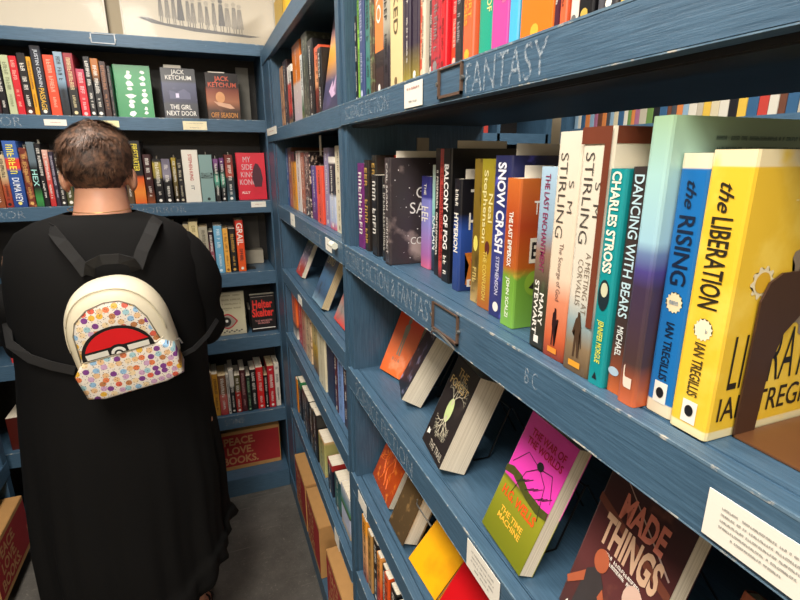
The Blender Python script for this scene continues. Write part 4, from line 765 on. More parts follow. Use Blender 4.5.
# eye book + Helter Skelter
r = face_end(.002, 2.56, .903, .02, .142, .222, cover([(0, '#b0a890'), (.08, '#c8c0a4'), (.5, '#c4bc9c'), (1, '#b8b094')], (30, '#8a8468', .6)), 'cream face-out book with a red outlined eye', .06)
fr = F_front(.02); poly(r, 'printed_eye_outline', fr, [(.004+.10*k/14, .07+.042*math.sin(PI*k/14)) for k in range(15)]+[(.104-.10*k/14, .07-.038*math.sin(PI*k/14)) for k in range(1, 14)], paint('#b82838', .4)); poly(r, 'printed_eye_white', fr, [(.012+.084*k/14, .07+.034*math.sin(PI*k/14)) for k in range(15)]+[(.096-.084*k/14, .07-.031*math.sin(PI*k/14)) for k in range(1, 14)], paint('#9a9284', .4), lift=.0008)
poly(r, 'printed_iris', fr, disc(.046, .07, .025), paint('#2a2624', .4), lift=.0011); poly(r, 'printed_pupil_glint', fr, disc(.05, .074, .007), paint(W, .4), lift=.0014)
bm = bmesh.new()
for k in range(10): put(bm, disc(0, 0, 1, .8, 7), [tuple(range(7))], (.02, .01+.012*k, .016+.006*(k % 2)), Y, Z, .006, .005)
obj('printed_crowd', bm, paint('#5a5450', .4), r)
for k in range(4): scribble(r, (.02, .07, .205-.022*k), Y, Z, .11, .008, paint('#7a7460', .5), 'headline_lettering', rnd=rnd)
r = face_end(.170, 2.56, .903, .04, .125, .195, cover('#181416'), 'black face-out book titled Helter Skelter in red', .05)
front_text(r, 'Helter', .04, .062, .145, .1, .045, '#e0342c', .03); front_text(r, 'Skelter', .04, .062, .1, .108, .045, '#e0342c', .03); front_text(r, 'THE MANSON\nMURDERS', .04, .062, .05, .085, .022, '#c8807c', .01, name='subtitle_lettering'); poly(r, 'printed_rule', F_front(.04), [(.005, .014), (.12, .014), (.12, .018), (.005, .018)], paint(W, .4)); poly(r, 'printed_rule', F_front(.04), [(.005, .183), (.12, .183), (.12, .185), (.005, .185)], paint('#b8a8a0', .4))
for k in range(3):
    r = book(.014, .14, .10, cover(['#22201f', '#8a8078', '#3a2a28'][k]), Matrix())
    r.matrix_world = Matrix.Translation((.165+.02*k, 2.645, .9045)); tag(r, ['dark', 'pale grey', 'brown'][k]+' spare book standing behind Helter Skelter', 'book')
o = box('storage_carton', .13, .27, 2.70, 2.76, 1.238, 1.31, paint('#b4ab98', .7), bev=.002); tag(o, 'cream carton at the back right of the third shelf', 'carton')
o = box('backing_card', .17, .262, 2.775, 2.78, 1.238, 1.48, paint('#57524b', .7)); tag(o, 'grey board standing behind the cream carton', 'card')
o = box('black_bookend', .172, .215, 2.56, 2.62, 1.2375, 1.24, paint('#151517', .4)); tag(o, 'flat black bookend foot right of the tall orange red book', 'bookend')

# ------------------------------------------------------------------ cartons
def carton(lx, ly, lz, m, label, text='PEACE.\nLOVE.\nBOOKS.', tx=None):
    """front (printed) side looks to local -y"""
    root = empty('book_carton', mat=m)
    bm = bx(bmesh.new(), 0, lx, 0, ly, 0, lz); bmesh.ops.bevel(bm, geom=bm.edges[:], offset=.002, segments=2, affect='EDGES'); obj('carton_body', bm, KRAFT, root)
    bm = bmesh.new(); put(bm, [(0, 0), (1, 0), (1, 1), (0, 1)], [(0, 1, 2, 3)], (.004, 0, lz*.1), X, Z, lx-.008, lz*.82, .0005); obj('red_print', bm, KRAFT_RED, root)
    bm = bmesh.new(); bx(bm, 0, lx, ly/2-.0015, ly/2+.0015, lz-.0005, lz+.0006); obj('flap_seam', bm, paint('#7a5a34', .8), root)
    bm = bmesh.new(); bx(bm, -.0006, .001, ly/2-.02, ly/2+.02, lz*.72, lz+.0008); bx(bm, lx-.001, lx+.0006, ly/2-.02, ly/2+.02, lz*.72, lz+.0008); obj('packing_tape', bm, paint('#c29a60', .35), root)
    lettering(root, text, (tx if tx else lx*.36, 0, lz*.5), X, Z, lx*.54, lz*.7, paint('#c48a5c', .75), 'carton_lettering', .03, lift=.0012)
    return tag(root, label, 'carton', 'cardboard book cartons')
carton(.345, .19, .235, Matrix.Translation((-.073, 2.585, .1055)), 'red and kraft carton reading PEACE. LOVE. BOOKS. under the end bookcase', tx=.128)
MR = lambda x, y, z: Matrix.Translation((x, y, z)) @ Matrix.Rotation(-PI/2, 4, 'Z')
carton(.27, .26, .25, MR(.300, 2.235, .1015), 'far kraft carton with red side under the right bookcase')
carton(.27, .26, .25, MR(.301, 1.945, .1015), 'middle kraft carton with red side under the right bookcase')
carton(.32, .26, .25, MR(.303, 1.56, .1015), 'nearest kraft carton, only a red sliver showing at bottom')
carton(.38, .26, .25, Matrix.Translation((-.885, 2.005, .0815)) @ Matrix.Rotation(PI/2, 4, 'Z'), 'red and kraft carton at the lower left edge of the photo')
# red book seen at the left on the lowest shelf of the end bookcase
r = book(.05, .15, .16, cover('#4a1812'), M_end(-.935, 2.535, .479)); tag(r, 'dark red book behind the dress at far left, lowest shelf', 'book')
r = book(.03, .15, .20, cover('#c83a3a'), M_end(-.86, 2.53, .903)); tag(r, 'pinkish red book just left of the person on the fourth shelf', 'book')

# ------------------------------------------------------------------ framed posters and yellow crate on top
def poster(x0, x1, label):
    root = empty('framed_poster', (x0, 2.76, 2.258)); W2 = x1-x0
    bm = bx(bmesh.new(), 0, W2, .012, .025, 0, .62); obj('backing', bm, paint('#5a4a3c', .6), root)
    bm = bx(bmesh.new(), .004, W2-.004, .008, .013, .012, .6); obj('poster_print', bm, paint('#d9ccb2', .5, nscale=2, namt=.03), root)
    bm = bmesh.new(); b_ = .012; bx(bm, 0, W2, 0, .02, 0, b_); bx(bm, 0, W2, 0, .02, .61, .62); bx(bm, 0, .006, 0, .02, 0, .62); bx(bm, W2-.006, W2, 0, .02, 0, .62)
    obj('frame', bm, paint('#d9d2c2', .4), root)
    bm = bx(bmesh.new(), .006, W2-.006, .0045, .0055, b_, .61); gm = bpy.data.materials.new('clear_glazing'); gm.use_nodes = True; gb = gm.node_tree.nodes['Principled BSDF']
    gb.inputs['Base Color'].default_value = (1, 1, 1, 1); gb.inputs['Alpha'].default_value = .12; gb.inputs['Roughness'].default_value = .08; obj('glazing', bm, gm, root)
    return tag(root, label, 'picture')
poster(-1.25, -.318, 'blank cream framed poster on top of the end bookcase')
p = poster(-.258, .42, 'framed cream poster with a row of inked figures')
g = random.Random(2); bm = bmesh.new(); bm2 = bmesh.new(); bm3 = bmesh.new()
O = (0, .0078, 0)
for k in range(13):
    cx = .16+k*.029+g.uniform(-.004, .004); b0 = .135-.002*k+g.uniform(-.004, .004); hh = g.uniform(.07, .10); ww = g.uniform(.009, .015)
    T_ = bm if k != 3 and k != 9 else bm3
    put(T_, [(cx-ww, b0), (cx+ww, b0), (cx+ww*.5, b0+hh), (cx-ww*.5, b0+hh)], [(0, 1, 2, 3)], O, X, Z, 1, 1, .0005)
    for j in range(7): 
        a = cx-ww+2*ww*j/6; put(bm2, [(a-.0007, b0), (a+.0007, b0), (cx+(a-cx)*.5+.0007, b0+hh), (cx+(a-cx)*.5-.0007, b0+hh)], [(0, 1, 2, 3)], O, X, Z, 1, 1, .0008)
    for s in (-.4, .4): put(bm2, [(cx+s*ww-.0016, b0-.026), (cx+s*ww+.0016, b0-.026), (cx+s*ww+.0016, b0), (cx+s*ww-.0016, b0)], [(0, 1, 2, 3)], O, X, Z, 1, 1, .0008); put(bm2, [(cx+s*ww-.003, b0-.03), (cx+s*ww+.005, b0-.03), (cx+s*ww+.004, b0-.025), (cx+s*ww-.003, b0-.025)], [(0, 1, 2, 3)], O, X, Z, 1, 1, .0009)
    put(T_, disc(cx, b0+hh+.012, .010, n=10), [tuple(range(10))], O, X, Z, 1, 1, .0006)
put(bm2, [(.06, .128), (.10, .132), (.17, .112), (.42, .094), (.60, .085), (.55, .078), (.30, .086), (.12, .108)], [tuple(range(8))], O, X, Z, 1, 1, .0003)
obj('inked_dresses', bm, paint('#b9ad98', .6, nscale=300, namt=.5), p); obj('inked_lines', bm2, paint('#35302c', .6), p); obj('inked_dark_figures', bm3, paint('#3c3835', .6), p)
yc = empty('yellow_crate', (.40, 2.42, 2.23)); YM = paint('#e0b418', .4)
for n_, bb in (('side_panel', (0, .008, 0, .24, 0, .24)), ('side_panel', (.15, .158, 0, .24, 0, .24)), ('front_panel', (0, .158, 0, .008, 0, .24)), ('base_panel', (0, .158, 0, .24, 0, .008))):
    obj(n_, bx(bmesh.new(), *bb), YM, yc)
bm = bmesh.new()
for k in (0, .052, .104, .15): bx(bm, k, k+.008, -.006, .002, 0, .24)
for k in (.0, .232): bx(bm, 0, .158, -.006, .002, k, k+.012)
obj('ribs', bm, paint('#c89a14', .4), yc); tag(yc, 'yellow plastic crate on top of the corner of the bookcases', 'crate')

# ================================================================== THE PERSON
PX, PY = -.285, 1.70
def loft(bm, rings, cap=(True, True)):
    R_ = [[bm.verts.new(p) for p in r_] for r_ in rings]; n = len(R_[0])
    for a, b in zip(R_, R_[1:]):
        for k in range(n): bm.faces.new((a[k], a[(k+1) % n], b[(k+1) % n], b[k]))
    if cap[0]: bm.faces.new(R_[0][::-1])
    if cap[1]: bm.faces.new(R_[-1])
    return R_
def ell(cx, cy, z, a, b, n=32, p=2.0):
    out = []
    for k in range(n):
        t_ = 2*PI*k/n; c_, s_ = math.cos(t_), math.sin(t_)
        out.append((cx+a*math.copysign(abs(c_)**(2/p), c_), cy+b*math.copysign(abs(s_)**(2/p), s_), z))
    return out
def ball(bm, c, r3, seg=20):
    M_ = Matrix.Translation(c) @ Matrix.Diagonal((*r3, 1)); bmesh.ops.create_uvsphere(bm, u_segments=seg, v_segments=seg//2+2, radius=1, matrix=M_)
def remesh(bm, vox, m, name, parent, loc=(0, 0, 0)):
    me = bpy.data.meshes.new('tmp'); bm.to_mesh(me); bm.free(); o = bpy.data.objects.new('tmp', me); C.objects.link(o)
    md = o.modifiers.new('r', 'REMESH'); md.mode = 'VOXEL'; md.voxel_size = vox; md.use_smooth_shade = True
    sm = o.modifiers.new('s', 'SMOOTH'); sm.iterations = 4; sm.factor = .5
    dg = bpy.context.evaluated_depsgraph_get(); dg.update(); me2 = bpy.data.meshes.new_from_object(o.evaluated_get(dg)); bpy.data.objects.remove(o)
    me2.materials.clear(); me2.materials.append(m)
    for p_ in me2.polygons: p_.use_smooth = True
    q = bpy.data.objects.new(name, me2); C.objects.link(q); q.parent = parent; return q
def skin_mat():
    m = bpy.data.materials.new('skin'); m.use_nodes = True; nt = m.node_tree; b = nt.nodes['Principled BSDF']; L = nt.links.new
    tc = nt.nodes.new('ShaderNodeTexCoord'); n = nt.nodes.new('ShaderNodeTexNoise'); n.inputs['Scale'].default_value = 25; L(tc.outputs['Object'], n.inputs['Vector'])
    r = nt.nodes.new('ShaderNodeValToRGB'); r.color_ramp.elements[0].color = lin('#c98e70'); r.color_ramp.elements[1].color = lin('#dba486'); L(n.outputs['Fac'], r.inputs[0]); L(r.outputs[0], b.inputs['Base Color'])
    b.inputs['Roughness'].default_value = .5; b.inputs['Subsurface Weight'].default_value = .12; b.inputs['Subsurface Radius'].default_value = (.02, .008, .004); return m
SKIN = skin_mat()
person = tag(empty('person', (PX, PY, 0)), 'person seen from behind in a long black dress, browsing the shelves', 'person')
hx = 0.008  # head centre offset
HZ, HY = 1.748, .028
bm = bmesh.new()
ball(bm, (hx, HY, HZ+.01), (.079, .098, .105), 28); ball(bm, (hx, HY+.035, HZ-.055), (.058, .068, .062), 24)     # skull, jaw
ball(bm, (hx, HY+.108, HZ-.02), (.012, .016, .022), 12); ball(bm, (hx, HY+.118, HZ-.03), (.013, .012, .010), 12)   # nose
for s in (-1, 1):
    ball(bm, (hx+s*.088, HY-.010, HZ-.030), (.013, .020, .033), 14); ball(bm, (hx+s*.085, HY-.002, HZ-.056), (.009, .011, .013), 10)
    ball(bm, (hx+s*.032, HY+.086, HZ-.002), (.013, .010, .009), 12); ball(bm, (hx+s*.04, HY+.075, HZ-.04), (.024, .02, .02), 12)
ball(bm, (hx, HY+.099, HZ-.068), (.022, .009, .008), 12); ball(bm, (hx, HY+.088, HZ-.100), (.018, .014, .012), 12)
loft(bm, [ell(hx*z_, y_, h_, a_, b_) for z_, y_, h_, a_, b_ in ((1, .025, HZ-.02, .056, .06), (1, .015, HZ-.06, .066, .066), (1, .005, HZ-.10, .071, .070), (.8, -.002, HZ-.135, .078, .074), (.5, -.005, HZ-.165, .11, .085), (0, 0, HZ-.20, .17, .10))])
loft(bm, [ell(0, y_, z_, a_, b_, p=2.3) for z_, a_, b_, y_ in ((1.575, .17, .09, 0), (1.53, .22, .115, 0), (1.45, .235, .13, 0), (1.35, .235, .14, 0), (1.2, .22, .14, 0), (1.05, .24, .155, 0), (.92, .25, .17, 0), (.84, .22, .15, 0))])
def limb(bm, pts, rad, seg=16): tube(bm, pts, rad, seg); [ball(bm, p, (r_, r_, r_), 12) for p, r_ in zip(pts, rad)]
for s in (-1, 1):
    limb(bm, [(s*.115, 0, .88), (s*.115, .01, .5), (s*.12 if s < 0 else .105, .03, .12)], [.09, .06, .036]); limb(bm, [(s*.115, .01, .44), (s*.113, -.008, .34), (s*.11, .02, .2)], [.055, .058, .045])
    fx = s*.115
    limb(bm, [(fx, .02, .055), (fx+s*.008, .10, .04), (fx+s*.012, .17, .026)], [.034, .032, .026]); ball(bm, (fx, -.005, .04), (.028, .032, .034), 12)
    for k in range(5): ball(bm, (fx+s*(.034-.014*k), .205-.004*abs(k-3), .018), (.0085 if k < 4 else .012, .016, .010), 10)
    # arms bent, hands in front
    sh = Vector((s*.20, 0, 1.49)); el = Vector((s*.248, .06, 1.205)); wr = Vector((s*.11, .26, 1.26))
    limb(bm, [sh, sh.lerp(el, .5), el], [.062, .058, .045]); limb(bm, [el, el.lerp(wr, .35), wr], [.045, .042, .026])
    pd = (wr-el).normalized(); pc = wr+pd*.045; ball(bm, pc, (.026, .040, .022), 14); ball(bm, wr+pd*.02, (.024, .026, .020), 12)
    side = Vector((0, 0, 1)); base = wr+pd*.078
    for k, L_ in enumerate((.068, .076, .07, .055)):
        b0 = base+side*(.024-.016*k); b1 = b0+pd*L_*.45; b2 = b1+(pd+Vector((-s*.9, .1, 0))).normalized()*L_*.35; b3 = b2+Vector((-s*1, -.3, 0)).normalized()*L_*.28
        limb(bm, [b0-pd*.03, b0, b1, b2, b3], [.009, .0088, .0082, .0075, .0066], 8)
    limb(bm, [pc-pd*.02+side*.02, pc+side*.042+Vector((-s*.012, 0, 0)), pc+pd*.025+side*.058+Vector((-s*.02, 0, 0))], [.012, .010, .0085], 8)
remesh(bm, .0055, SKIN, 'body', person)
# eyes and lips on the far side of the head
for s in (-1, 1):
    bm = bmesh.new(); ball(bm, (hx+s*.032, HY+.091, HZ-.002), (.0115, .009, .0075), 14); e_ = obj('eye', bm, paint('#e6e2dc', .2), person, True)
    bm = bmesh.new(); ball(bm, (hx+s*.032, HY+.0985, HZ-.003), (.005, .003, .005), 10); obj('iris', bm, paint('#3a2a1c', .2), e_, True)
bm = bmesh.new(); ball(bm, (hx, HY+.105, HZ-.067), (.021, .006, .006), 12); obj('lips', bm, paint('#b0605a', .4), person, True)
# dress
BLACK = bpy.data.materials.new('black_jersey'); BLACK.use_nodes = True; nt = BLACK.node_tree; b = nt.nodes['Principled BSDF']
b.inputs['Base Color'].default_value = (.0035, .0033, .0033, 1); b.inputs['Roughness'].default_value = .8; b.inputs['Specular IOR Level'].default_value = .18
n = nt.nodes.new('ShaderNodeTexNoise'); n.inputs['Scale'].default_value = 400; bp = nt.nodes.new('ShaderNodeBump'); bp.inputs['Strength'].default_value = .15; bp.inputs['Distance'].default_value = .001
nt.links.new(n.outputs['Fac'], bp.inputs['Height']); nt.links.new(bp.outputs[0], b.inputs['Normal'])
bm = bmesh.new(); N = 160
prof = [(1.622, .0, .002, .094, .082), (1.618, 0, 0, .105, .09), (1.598, 0, 0, .17, .105), (1.572, 0, 0, .215, .118), (1.53, 0, 0, .245, .135), (1.46, 0, 0, .262, .155), (1.38, -.005, 0, .265, .165), (1.28, -.01, 0, .262, .168), (1.18, -.015, 0, .263, .172), (1.08, -.024, 0, .268, .18), (.97, -.03, 0, .276, .188), (.86, -.032, 0, .284, .195), (.75, -.035, 0, .292, .20), (.66, -.04, 0, .293, .205), (.58, -.045, 0, .293, .21)]
rings = []
def fold(t_, z):
    k = max(0, min(1, (1.05-z)/.5)); return 1+k*(.030*math.sin(9*t_+1.2+.5*math.sin(3*t_))+.020*math.sin(17*t_+z*3)+.010*math.sin(31*t_))
def hem(t_):  # hem is lower towards the left, lifted at the right side, with points
    return .21+.27*max(0, math.cos(t_))**2+.018*math.sin(7*t_+.5)
for z, dx, dy, a, b_ in prof:
    ring = []
    for k in range(N):
        t_ = 2*PI*k/N; c_, s_ = math.cos(t_), math.sin(t_); f = fold(t_, z)
        ring.append((dx+a*f*math.copysign(abs(c_)**.9, c_), dy+b_*f*math.copysign(abs(s_)**.9, s_), z))
    rings.append(ring)
for i, u_ in enumerate((.15, .3, .45, .6, .62, .75, .88, 1.0)):   # lower skirt and gathered ruffle
    ring = []
    for k in range(N):
        t_ = 2*PI*k/N; c_, s_ = math.cos(t_), math.sin(t_); z = .58+(hem(t_)-.58)*u_
        rf = max(0, u_-.6)/.4; f = fold(t_, .5)*(1+.02*u_+(.035 if u_ > .61 else 0)*1+rf*(.035*math.sin(22*t_)+.02*math.sin(37*t_+1)))
        ring.append((-.045+.292*f*math.copysign(abs(c_)**.9, c_), .215*f*math.copysign(abs(s_)**.9, s_), z))
    rings.append(ring)
loft(bm, rings, (False, False))
dress = obj('dress', bm, BLACK, person, True); sd = dress.modifiers.new('thick', 'SOLIDIFY'); sd.thickness = .003; sd.offset = -1
for s in (-1, 1):
    bm = bmesh.new(); P_ = [(s*.155, .0, 1.535), (s*.210, 0, 1.485), (s*.240, .0, 1.42), (s*.256, .01, 1.34), (s*.262, .02, 1.27), (s*.250, .06, 1.20), (s*.215, .12, 1.20), (s*.17, .18, 1.225), (s*.135, .235, 1.245)]
    tube(bm, P_, [.072, .076, .077, .073, .068, .064, .058, .05, .045], 24); so = obj('sleeve', bm, BLACK, person, True); sb = so.modifiers.new('s', 'SUBSURF'); sb.levels = 1; sb.render_levels = 1
    # strappy black sandals
    fx = s*.115
    bm = bmesh.new(); pts = [(fx+.045*math.cos(a)*(1 if math.sin(a) > 0 else .75), .09+.14*math.sin(a)) for a in [2*PI*k/24 for k in range(24)]]
    a_ = [bm.verts.new((x, y, .0)) for x, y in pts]; b2 = [bm.verts.new((x, y, .014)) for x, y in pts]; bm.faces.new(a_[::-1]); bm.faces.new(b2)
    [bm.faces.new((a_[i], a_[(i+1) % 24], b2[(i+1) % 24], b2[i])) for i in range(24)]
    sn = obj('sandal', bm, paint('#121212', .5), person)
    for (y_, z_, rx, rz) in ((-.003, .085, .042, .006), (.13, .03, .045, .03), (.03, .11, .04, .004)):
        bm = bmesh.new(); tube(bm, [(fx+rx*math.cos(q), y_+(.04*math.sin(q) if z_ > .05 else .004*math.cos(q)), z_+(rz*math.sin(q) if z_ < .05 else 0)) for q in [2*PI*k/16 for k in range(17)]], .004, 6); obj('sandal_strap', bm, paint('#101010', .5), sn)
# fine chain necklace
bm = bmesh.new(); tube(bm, [(hx*.5+.083*math.cos(q), .0+.082*math.sin(q), 1.636+.006*math.sin(q)) for q in [2*PI*k/40 for k in range(41)]], .0011, 5); obj('necklace', bm, paint('#c89a5a', .3, metal=.9), person, True)
# hair: cap and short strands
HAIRM = bpy.data.materials.new('brown_hair'); HAIRM.use_nodes = True; nt = HAIRM.node_tree; b = nt.nodes['Principled BSDF']
tc = nt.nodes.new('ShaderNodeTexCoord'); n = nt.nodes.new('ShaderNodeTexNoise'); n.inputs['Scale'].default_value = 70; n.inputs['Detail'].default_value = 8; nt.links.new(tc.outputs['Object'], n.inputs['Vector'])
r_ = nt.nodes.new('ShaderNodeValToRGB'); r_.color_ramp.elements[0].color = lin('#2c1d14'); r_.color_ramp.elements[1].color = lin('#6f4d37'); r_.color_ramp.elements[0].position = .35; r_.color_ramp.elements[1].position = .7
nt.links.new(n.outputs['Fac'], r_.inputs[0]); nt.links.new(r_.outputs[0], b.inputs['Base Color']); b.inputs['Roughness'].default_value = .55
bm = bmesh.new(); g = random.Random(4); hc = Vector((hx, HY-.002, HZ+.012)); NU, NV = 48, 26; grid = []
def hairline(az):  # lowest polar angle for azimuth; az=0 back
    a = abs(az)
    if a < .62: return 2.52-.05*a
    if a < 1.25: return 2.49-(a-.62)/.63*.62
    if a < 1.75: return 1.87-(a-1.25)*.6
    return max(.95, 1.57-(a-1.75)*.75)
def hp(az, th, lift=0):
    up_ = max(0, 1-max(0, th-1.1)/.8); rx, ry, rz = .085+lift+.010*up_, .106+lift+.008*up_, .116+lift
    if th > 1.55: k = (th-1.55)/.8; rx -= .004*k; ry -= .020*k; rz_ = 0
    top = .006*math.sin(az*3+th*4)
    return hc+Vector((math.sin(az)*math.sin(th)*rx, -math.cos(az)*math.sin(th)*ry, math.cos(th)*(rz+(top if th < 1 else 0))))
for j in range(NV+1):
    row_ = []
    for i in range(NU):
        az = -PI+2*PI*i/NU; th = hairline(az)*j/NV; row_.append(bm.verts.new(hp(az, max(th, .01), .001)))
    grid.append(row_)
for a, b2 in zip(grid, grid[1:]):
    for k in range(NU): bm.faces.new((a[k], b2[k], b2[(k+1) % NU], a[(k+1) % NU]))
bm.faces.new(grid[0])
for k in range(17000):
    az = g.uniform(-PI, PI); th = math.acos(1-g.random()*(1-math.cos(hairline(az))))
    if th > hairline(az): continue
    p0 = hp(az, th, 0); nrm = (p0-hc).normalized(); short = th > 1.7
    L_ = g.uniform(.004, .008) if short else g.uniform(.018, .04)
    # lies down and sweeps sideways on top
    dn = (hp(az, min(th+.06, 2.5))-p0).normalized(); sw = nrm.cross(dn)*(2.2*mnoise.noise(p0*22)+.5*math.sin(az*2+th*3)+g.uniform(-.35, .35))
    d1 = (dn*.9+sw+nrm*(.3 if short else .28+.5*mnoise.noise(p0*30+Vector((5, 0, 0))))).normalized(); p1 = p0+d1*L_*.5; p2 = p1+(d1*.8+dn*.5-nrm*.12).normalized()*L_*.5
    wv = nrm.cross(d1).normalized()*(.0007 if short else .0012)
    v = [bm.verts.new(q) for q in (p0-wv, p0+wv, p1+wv*.9, p1-wv*.9, p2)]
    bm.faces.new((v[0], v[1], v[2], v[3])); bm.faces.new((v[3], v[2], v[4]))
obj('hair', bm, HAIRM, person, False)

# ------------------------------------------------------------------ backpack
bpk = tag(empty('backpack', mat=Matrix.Translation((-.240, 1.472, 1.322)) @ Matrix.Rotation(math.radians(-10), 4, 'Y') @ Matrix.Rotation(math.radians(4), 4, 'X') @ Matrix.Diagonal((.97, 1, .93, 1))), 'small cream backpack with printed pattern and a red half-ball emblem, worn by the person', 'backpack')
CREAM = paint('#ddd3b8', .5, 'cream_faux_leather', nscale=60, namt=.05)
def pack_outline(s=1.0, n=72, cut=None):
    out = []
    for k in range(n):
        t_ = 2*PI*k/n; c_, s_ = math.cos(t_), math.sin(t_)
        if s_ > 0: x = .128*math.copysign(abs(c_)**.85, c_); z = .165*abs(s_)**.95
        else: x = .128*math.copysign(abs(c_)**.45, c_)*(1+.08*abs(s_)); z = -.145*abs(s_)**.6
        out.append((x*s, z*s))
    return out
def pillow(layers, n=72):
    bm = bmesh.new(); rings = [[(x, y, z) for x, z in pack_outline(s, n)] for s, y in layers]
    loft(bm, rings, (True, True)); bmesh.ops.recalc_face_normals(bm, faces=bm.faces[:]); return bm
obj('main_compartment', pillow([(.93, .045), (1.0, .03), (1.02, 0), (1.0, -.03), (.95, -.052), (.86, -.066), (.7, -.074), (.4, -.078), (.1, -.079)]), CREAM, bpk, True)
def pattern_mat():
    m = bpy.data.materials.new('pastel_blob_print'); m.use_nodes = True; nt = m.node_tree; b = nt.nodes['Principled BSDF']; L = nt.links.new
    tc = nt.nodes.new('ShaderNodeTexCoord'); sx_ = nt.nodes.new('ShaderNodeSeparateXYZ'); L(tc.outputs['Object'], sx_.inputs[0]); mp = nt.nodes.new('ShaderNodeCombineXYZ'); L(sx_.outputs[0], mp.inputs[0]); L(sx_.outputs[2], mp.inputs[1])
    vo = nt.nodes.new('ShaderNodeTexVoronoi'); vo.voronoi_dimensions = '2D'; vo.inputs['Scale'].default_value = 50; vo.inputs['Randomness'].default_value = .5; L(mp.outputs[0], vo.inputs['Vector'])
    sp = nt.nodes.new('ShaderNodeSeparateColor'); L(vo.outputs['Color'], sp.inputs[0])
    r = nt.nodes.new('ShaderNodeValToRGB'); r.color_ramp.interpolation = 'CONSTANT'; e = r.color_ramp.elements
    cols = ['#dd7a4a', '#e3b23c', '#9cc4cc', '#7a3a86', '#e0b888', '#d8604a', '#e8cfa4', '#8fb8d8', '#c8a0c0', '#b87a4a']
    e[0].color = lin(cols[0]); e[1].position = .1; e[1].color = lin(cols[1])
    for i in range(2, 10): q = e.new(i/10); q.color = lin(cols[i])
    L(sp.outputs[0], r.inputs[0])
    st = nt.nodes.new('ShaderNodeMath'); st.operation = 'LESS_THAN'; st.inputs[1].default_value = .40; L(vo.outputs['Distance'], st.inputs[0])
    mx = nt.nodes.new('ShaderNodeMix'); mx.data_type = 'RGBA'; mx.inputs[6].default_value = lin('#e6ddd0'); L(st.outputs[0], mx.inputs[0]); L(r.outputs[0], mx.inputs[7])
    v2 = nt.nodes.new('ShaderNodeTexVoronoi'); v2.voronoi_dimensions = '2D'; v2.inputs['Scale'].default_value = 120; L(mp.outputs[0], v2.inputs['Vector'])
    s2 = nt.nodes.new('ShaderNodeMath'); s2.operation = 'LESS_THAN'; s2.inputs[1].default_value = .13; L(v2.outputs['Distance'], s2.inputs[0])
    m2 = nt.nodes.new('ShaderNodeMix'); m2.data_type = 'RGBA'; m2.inputs[7].default_value = lin('#4a3a34'); L(s2.outputs[0], m2.inputs[0]); L(mx.outputs[2], m2.inputs[6])
    L(m2.outputs[2], b.inputs['Base Color']); b.inputs['Roughness'].default_value = .4; return m
PAT = pattern_mat()
# printed front pocket (offset down) and printed lower pocket bulging further out
def panel(pts, y_out, y_in, m, name, dome=.012, steps=5):
    cx = sum(p_[0] for p_ in pts)/len(pts); cz = sum(p_[1] for p_ in pts)/len(pts); bm = bmesh.new(); rings = [[(x, y_in, z) for x, z in pts]]
    for i in range(steps+1):
        u_ = i/steps; s_ = 1-.95*u_**1.6 if i else 1
        rings.append([(cx+(x-cx)*s_, y_out-dome*math.sin(u_*PI/2), cz+(z-cz)*s_) for x, z in pts])
    loft(bm, rings, (True, True)); bmesh.ops.recalc_face_normals(bm, faces=bm.faces[:]); return obj(name, bm, m, bpk, True)
up = [(-.098, -.13), (-.102, -.03), (-.095, .05), (-.08, .085), (-.045, .112), (0, .122), (.035, .118), (.066, .095), (.085, .055), (.098, -.02), (.105, -.13)]
panel(up, -.072, -.03, PAT, 'upper_printed_pocket', .012)
low = [(-.118, -.135), (-.125, -.06), (-.10, -.03), (.10, -.022), (.124, -.05), (.128, -.135), (.08, -.148), (-.08, -.148)]
LOWY = -.088
lowp = panel(low, LOWY, -.01, PAT, 'lower_printed_pocket', .006)
bm = bmesh.new(); tube(bm, [(-.118, -.05, -.028), (-.09, -.088, -.027), (0, -.091, -.024), (.09, -.088, -.020), (.118, -.05, -.02)], .0022, 6); obj('pocket_piping', bm, paint('#cfc4ac', .5), lowp, True)
bm = bmesh.new(); tube(bm, [(x, -.074, z) for x, z in up[1:-1]], .0016, 6); obj('zip', bm, paint('#8a8272', .4), bpk, True)
bm = bmesh.new(); tube(bm, [(x*.93, -.06, z*.93) for x, z in pack_outline(1, 72)[0:37]], .0018, 6); obj('seam', bm, paint('#c8bea4', .6), bpk, True)
# emblem: half ball
def emb(name, pts, y, m): 
    bm = bmesh.new(); put(bm, pts, [tuple(range(len(pts)))], (-.004, y, -.022), X, Z, 1, 1, 0); bmesh.ops.triangulate(bm, faces=bm.faces[:]); bmesh.ops.solidify(bm, geom=bm.faces[:], thickness=.0012)
    return obj(name, bm, m, emr)
emr = obj('ball_emblem', bx(bmesh.new(), -.07, .066, -.088, -.07, -.03, .015), paint('#141414', .45), bpk)
half = lambda R_, z0=0: [(R_*math.cos(q), max(z0, R_*.92*math.sin(q))) for q in [PI*k/30 for k in range(31)]]
emb('black_outline', half(.088), -.0935, paint('#131313', .4)); emb('red_half', [(x, z) for x, z in half(.079, .024)], -.0950, paint('#d3151c', .35, nscale=30, namt=.05))
emb('white_band_left', [(-.076, .002), (-.024, .002), (-.024, .017), (-.077, .017)], -.0952, paint('#dcd8cc', .4)); emb('white_band_right', [(.024, .002), (.076, .002), (.077, .017), (.024, .017)], -.0952, paint('#dcd8cc', .4))
emb('button_rim', [(x, z+.006) for x, z in half(.024)], -.0956, paint('#131313', .4)); emb('white_button', [(x, z+.004) for x, z in half(.0175)], -.0970, paint('#e6e2d8', .4)); emb('button_ring', [(x, z+.003) for x, z in half(.0105)], -.0984, paint('#131313', .4)); emb('button_centre', [(x, z+.002) for x, z in half(.0065)], -.0998, paint('#e6e2d8', .4))
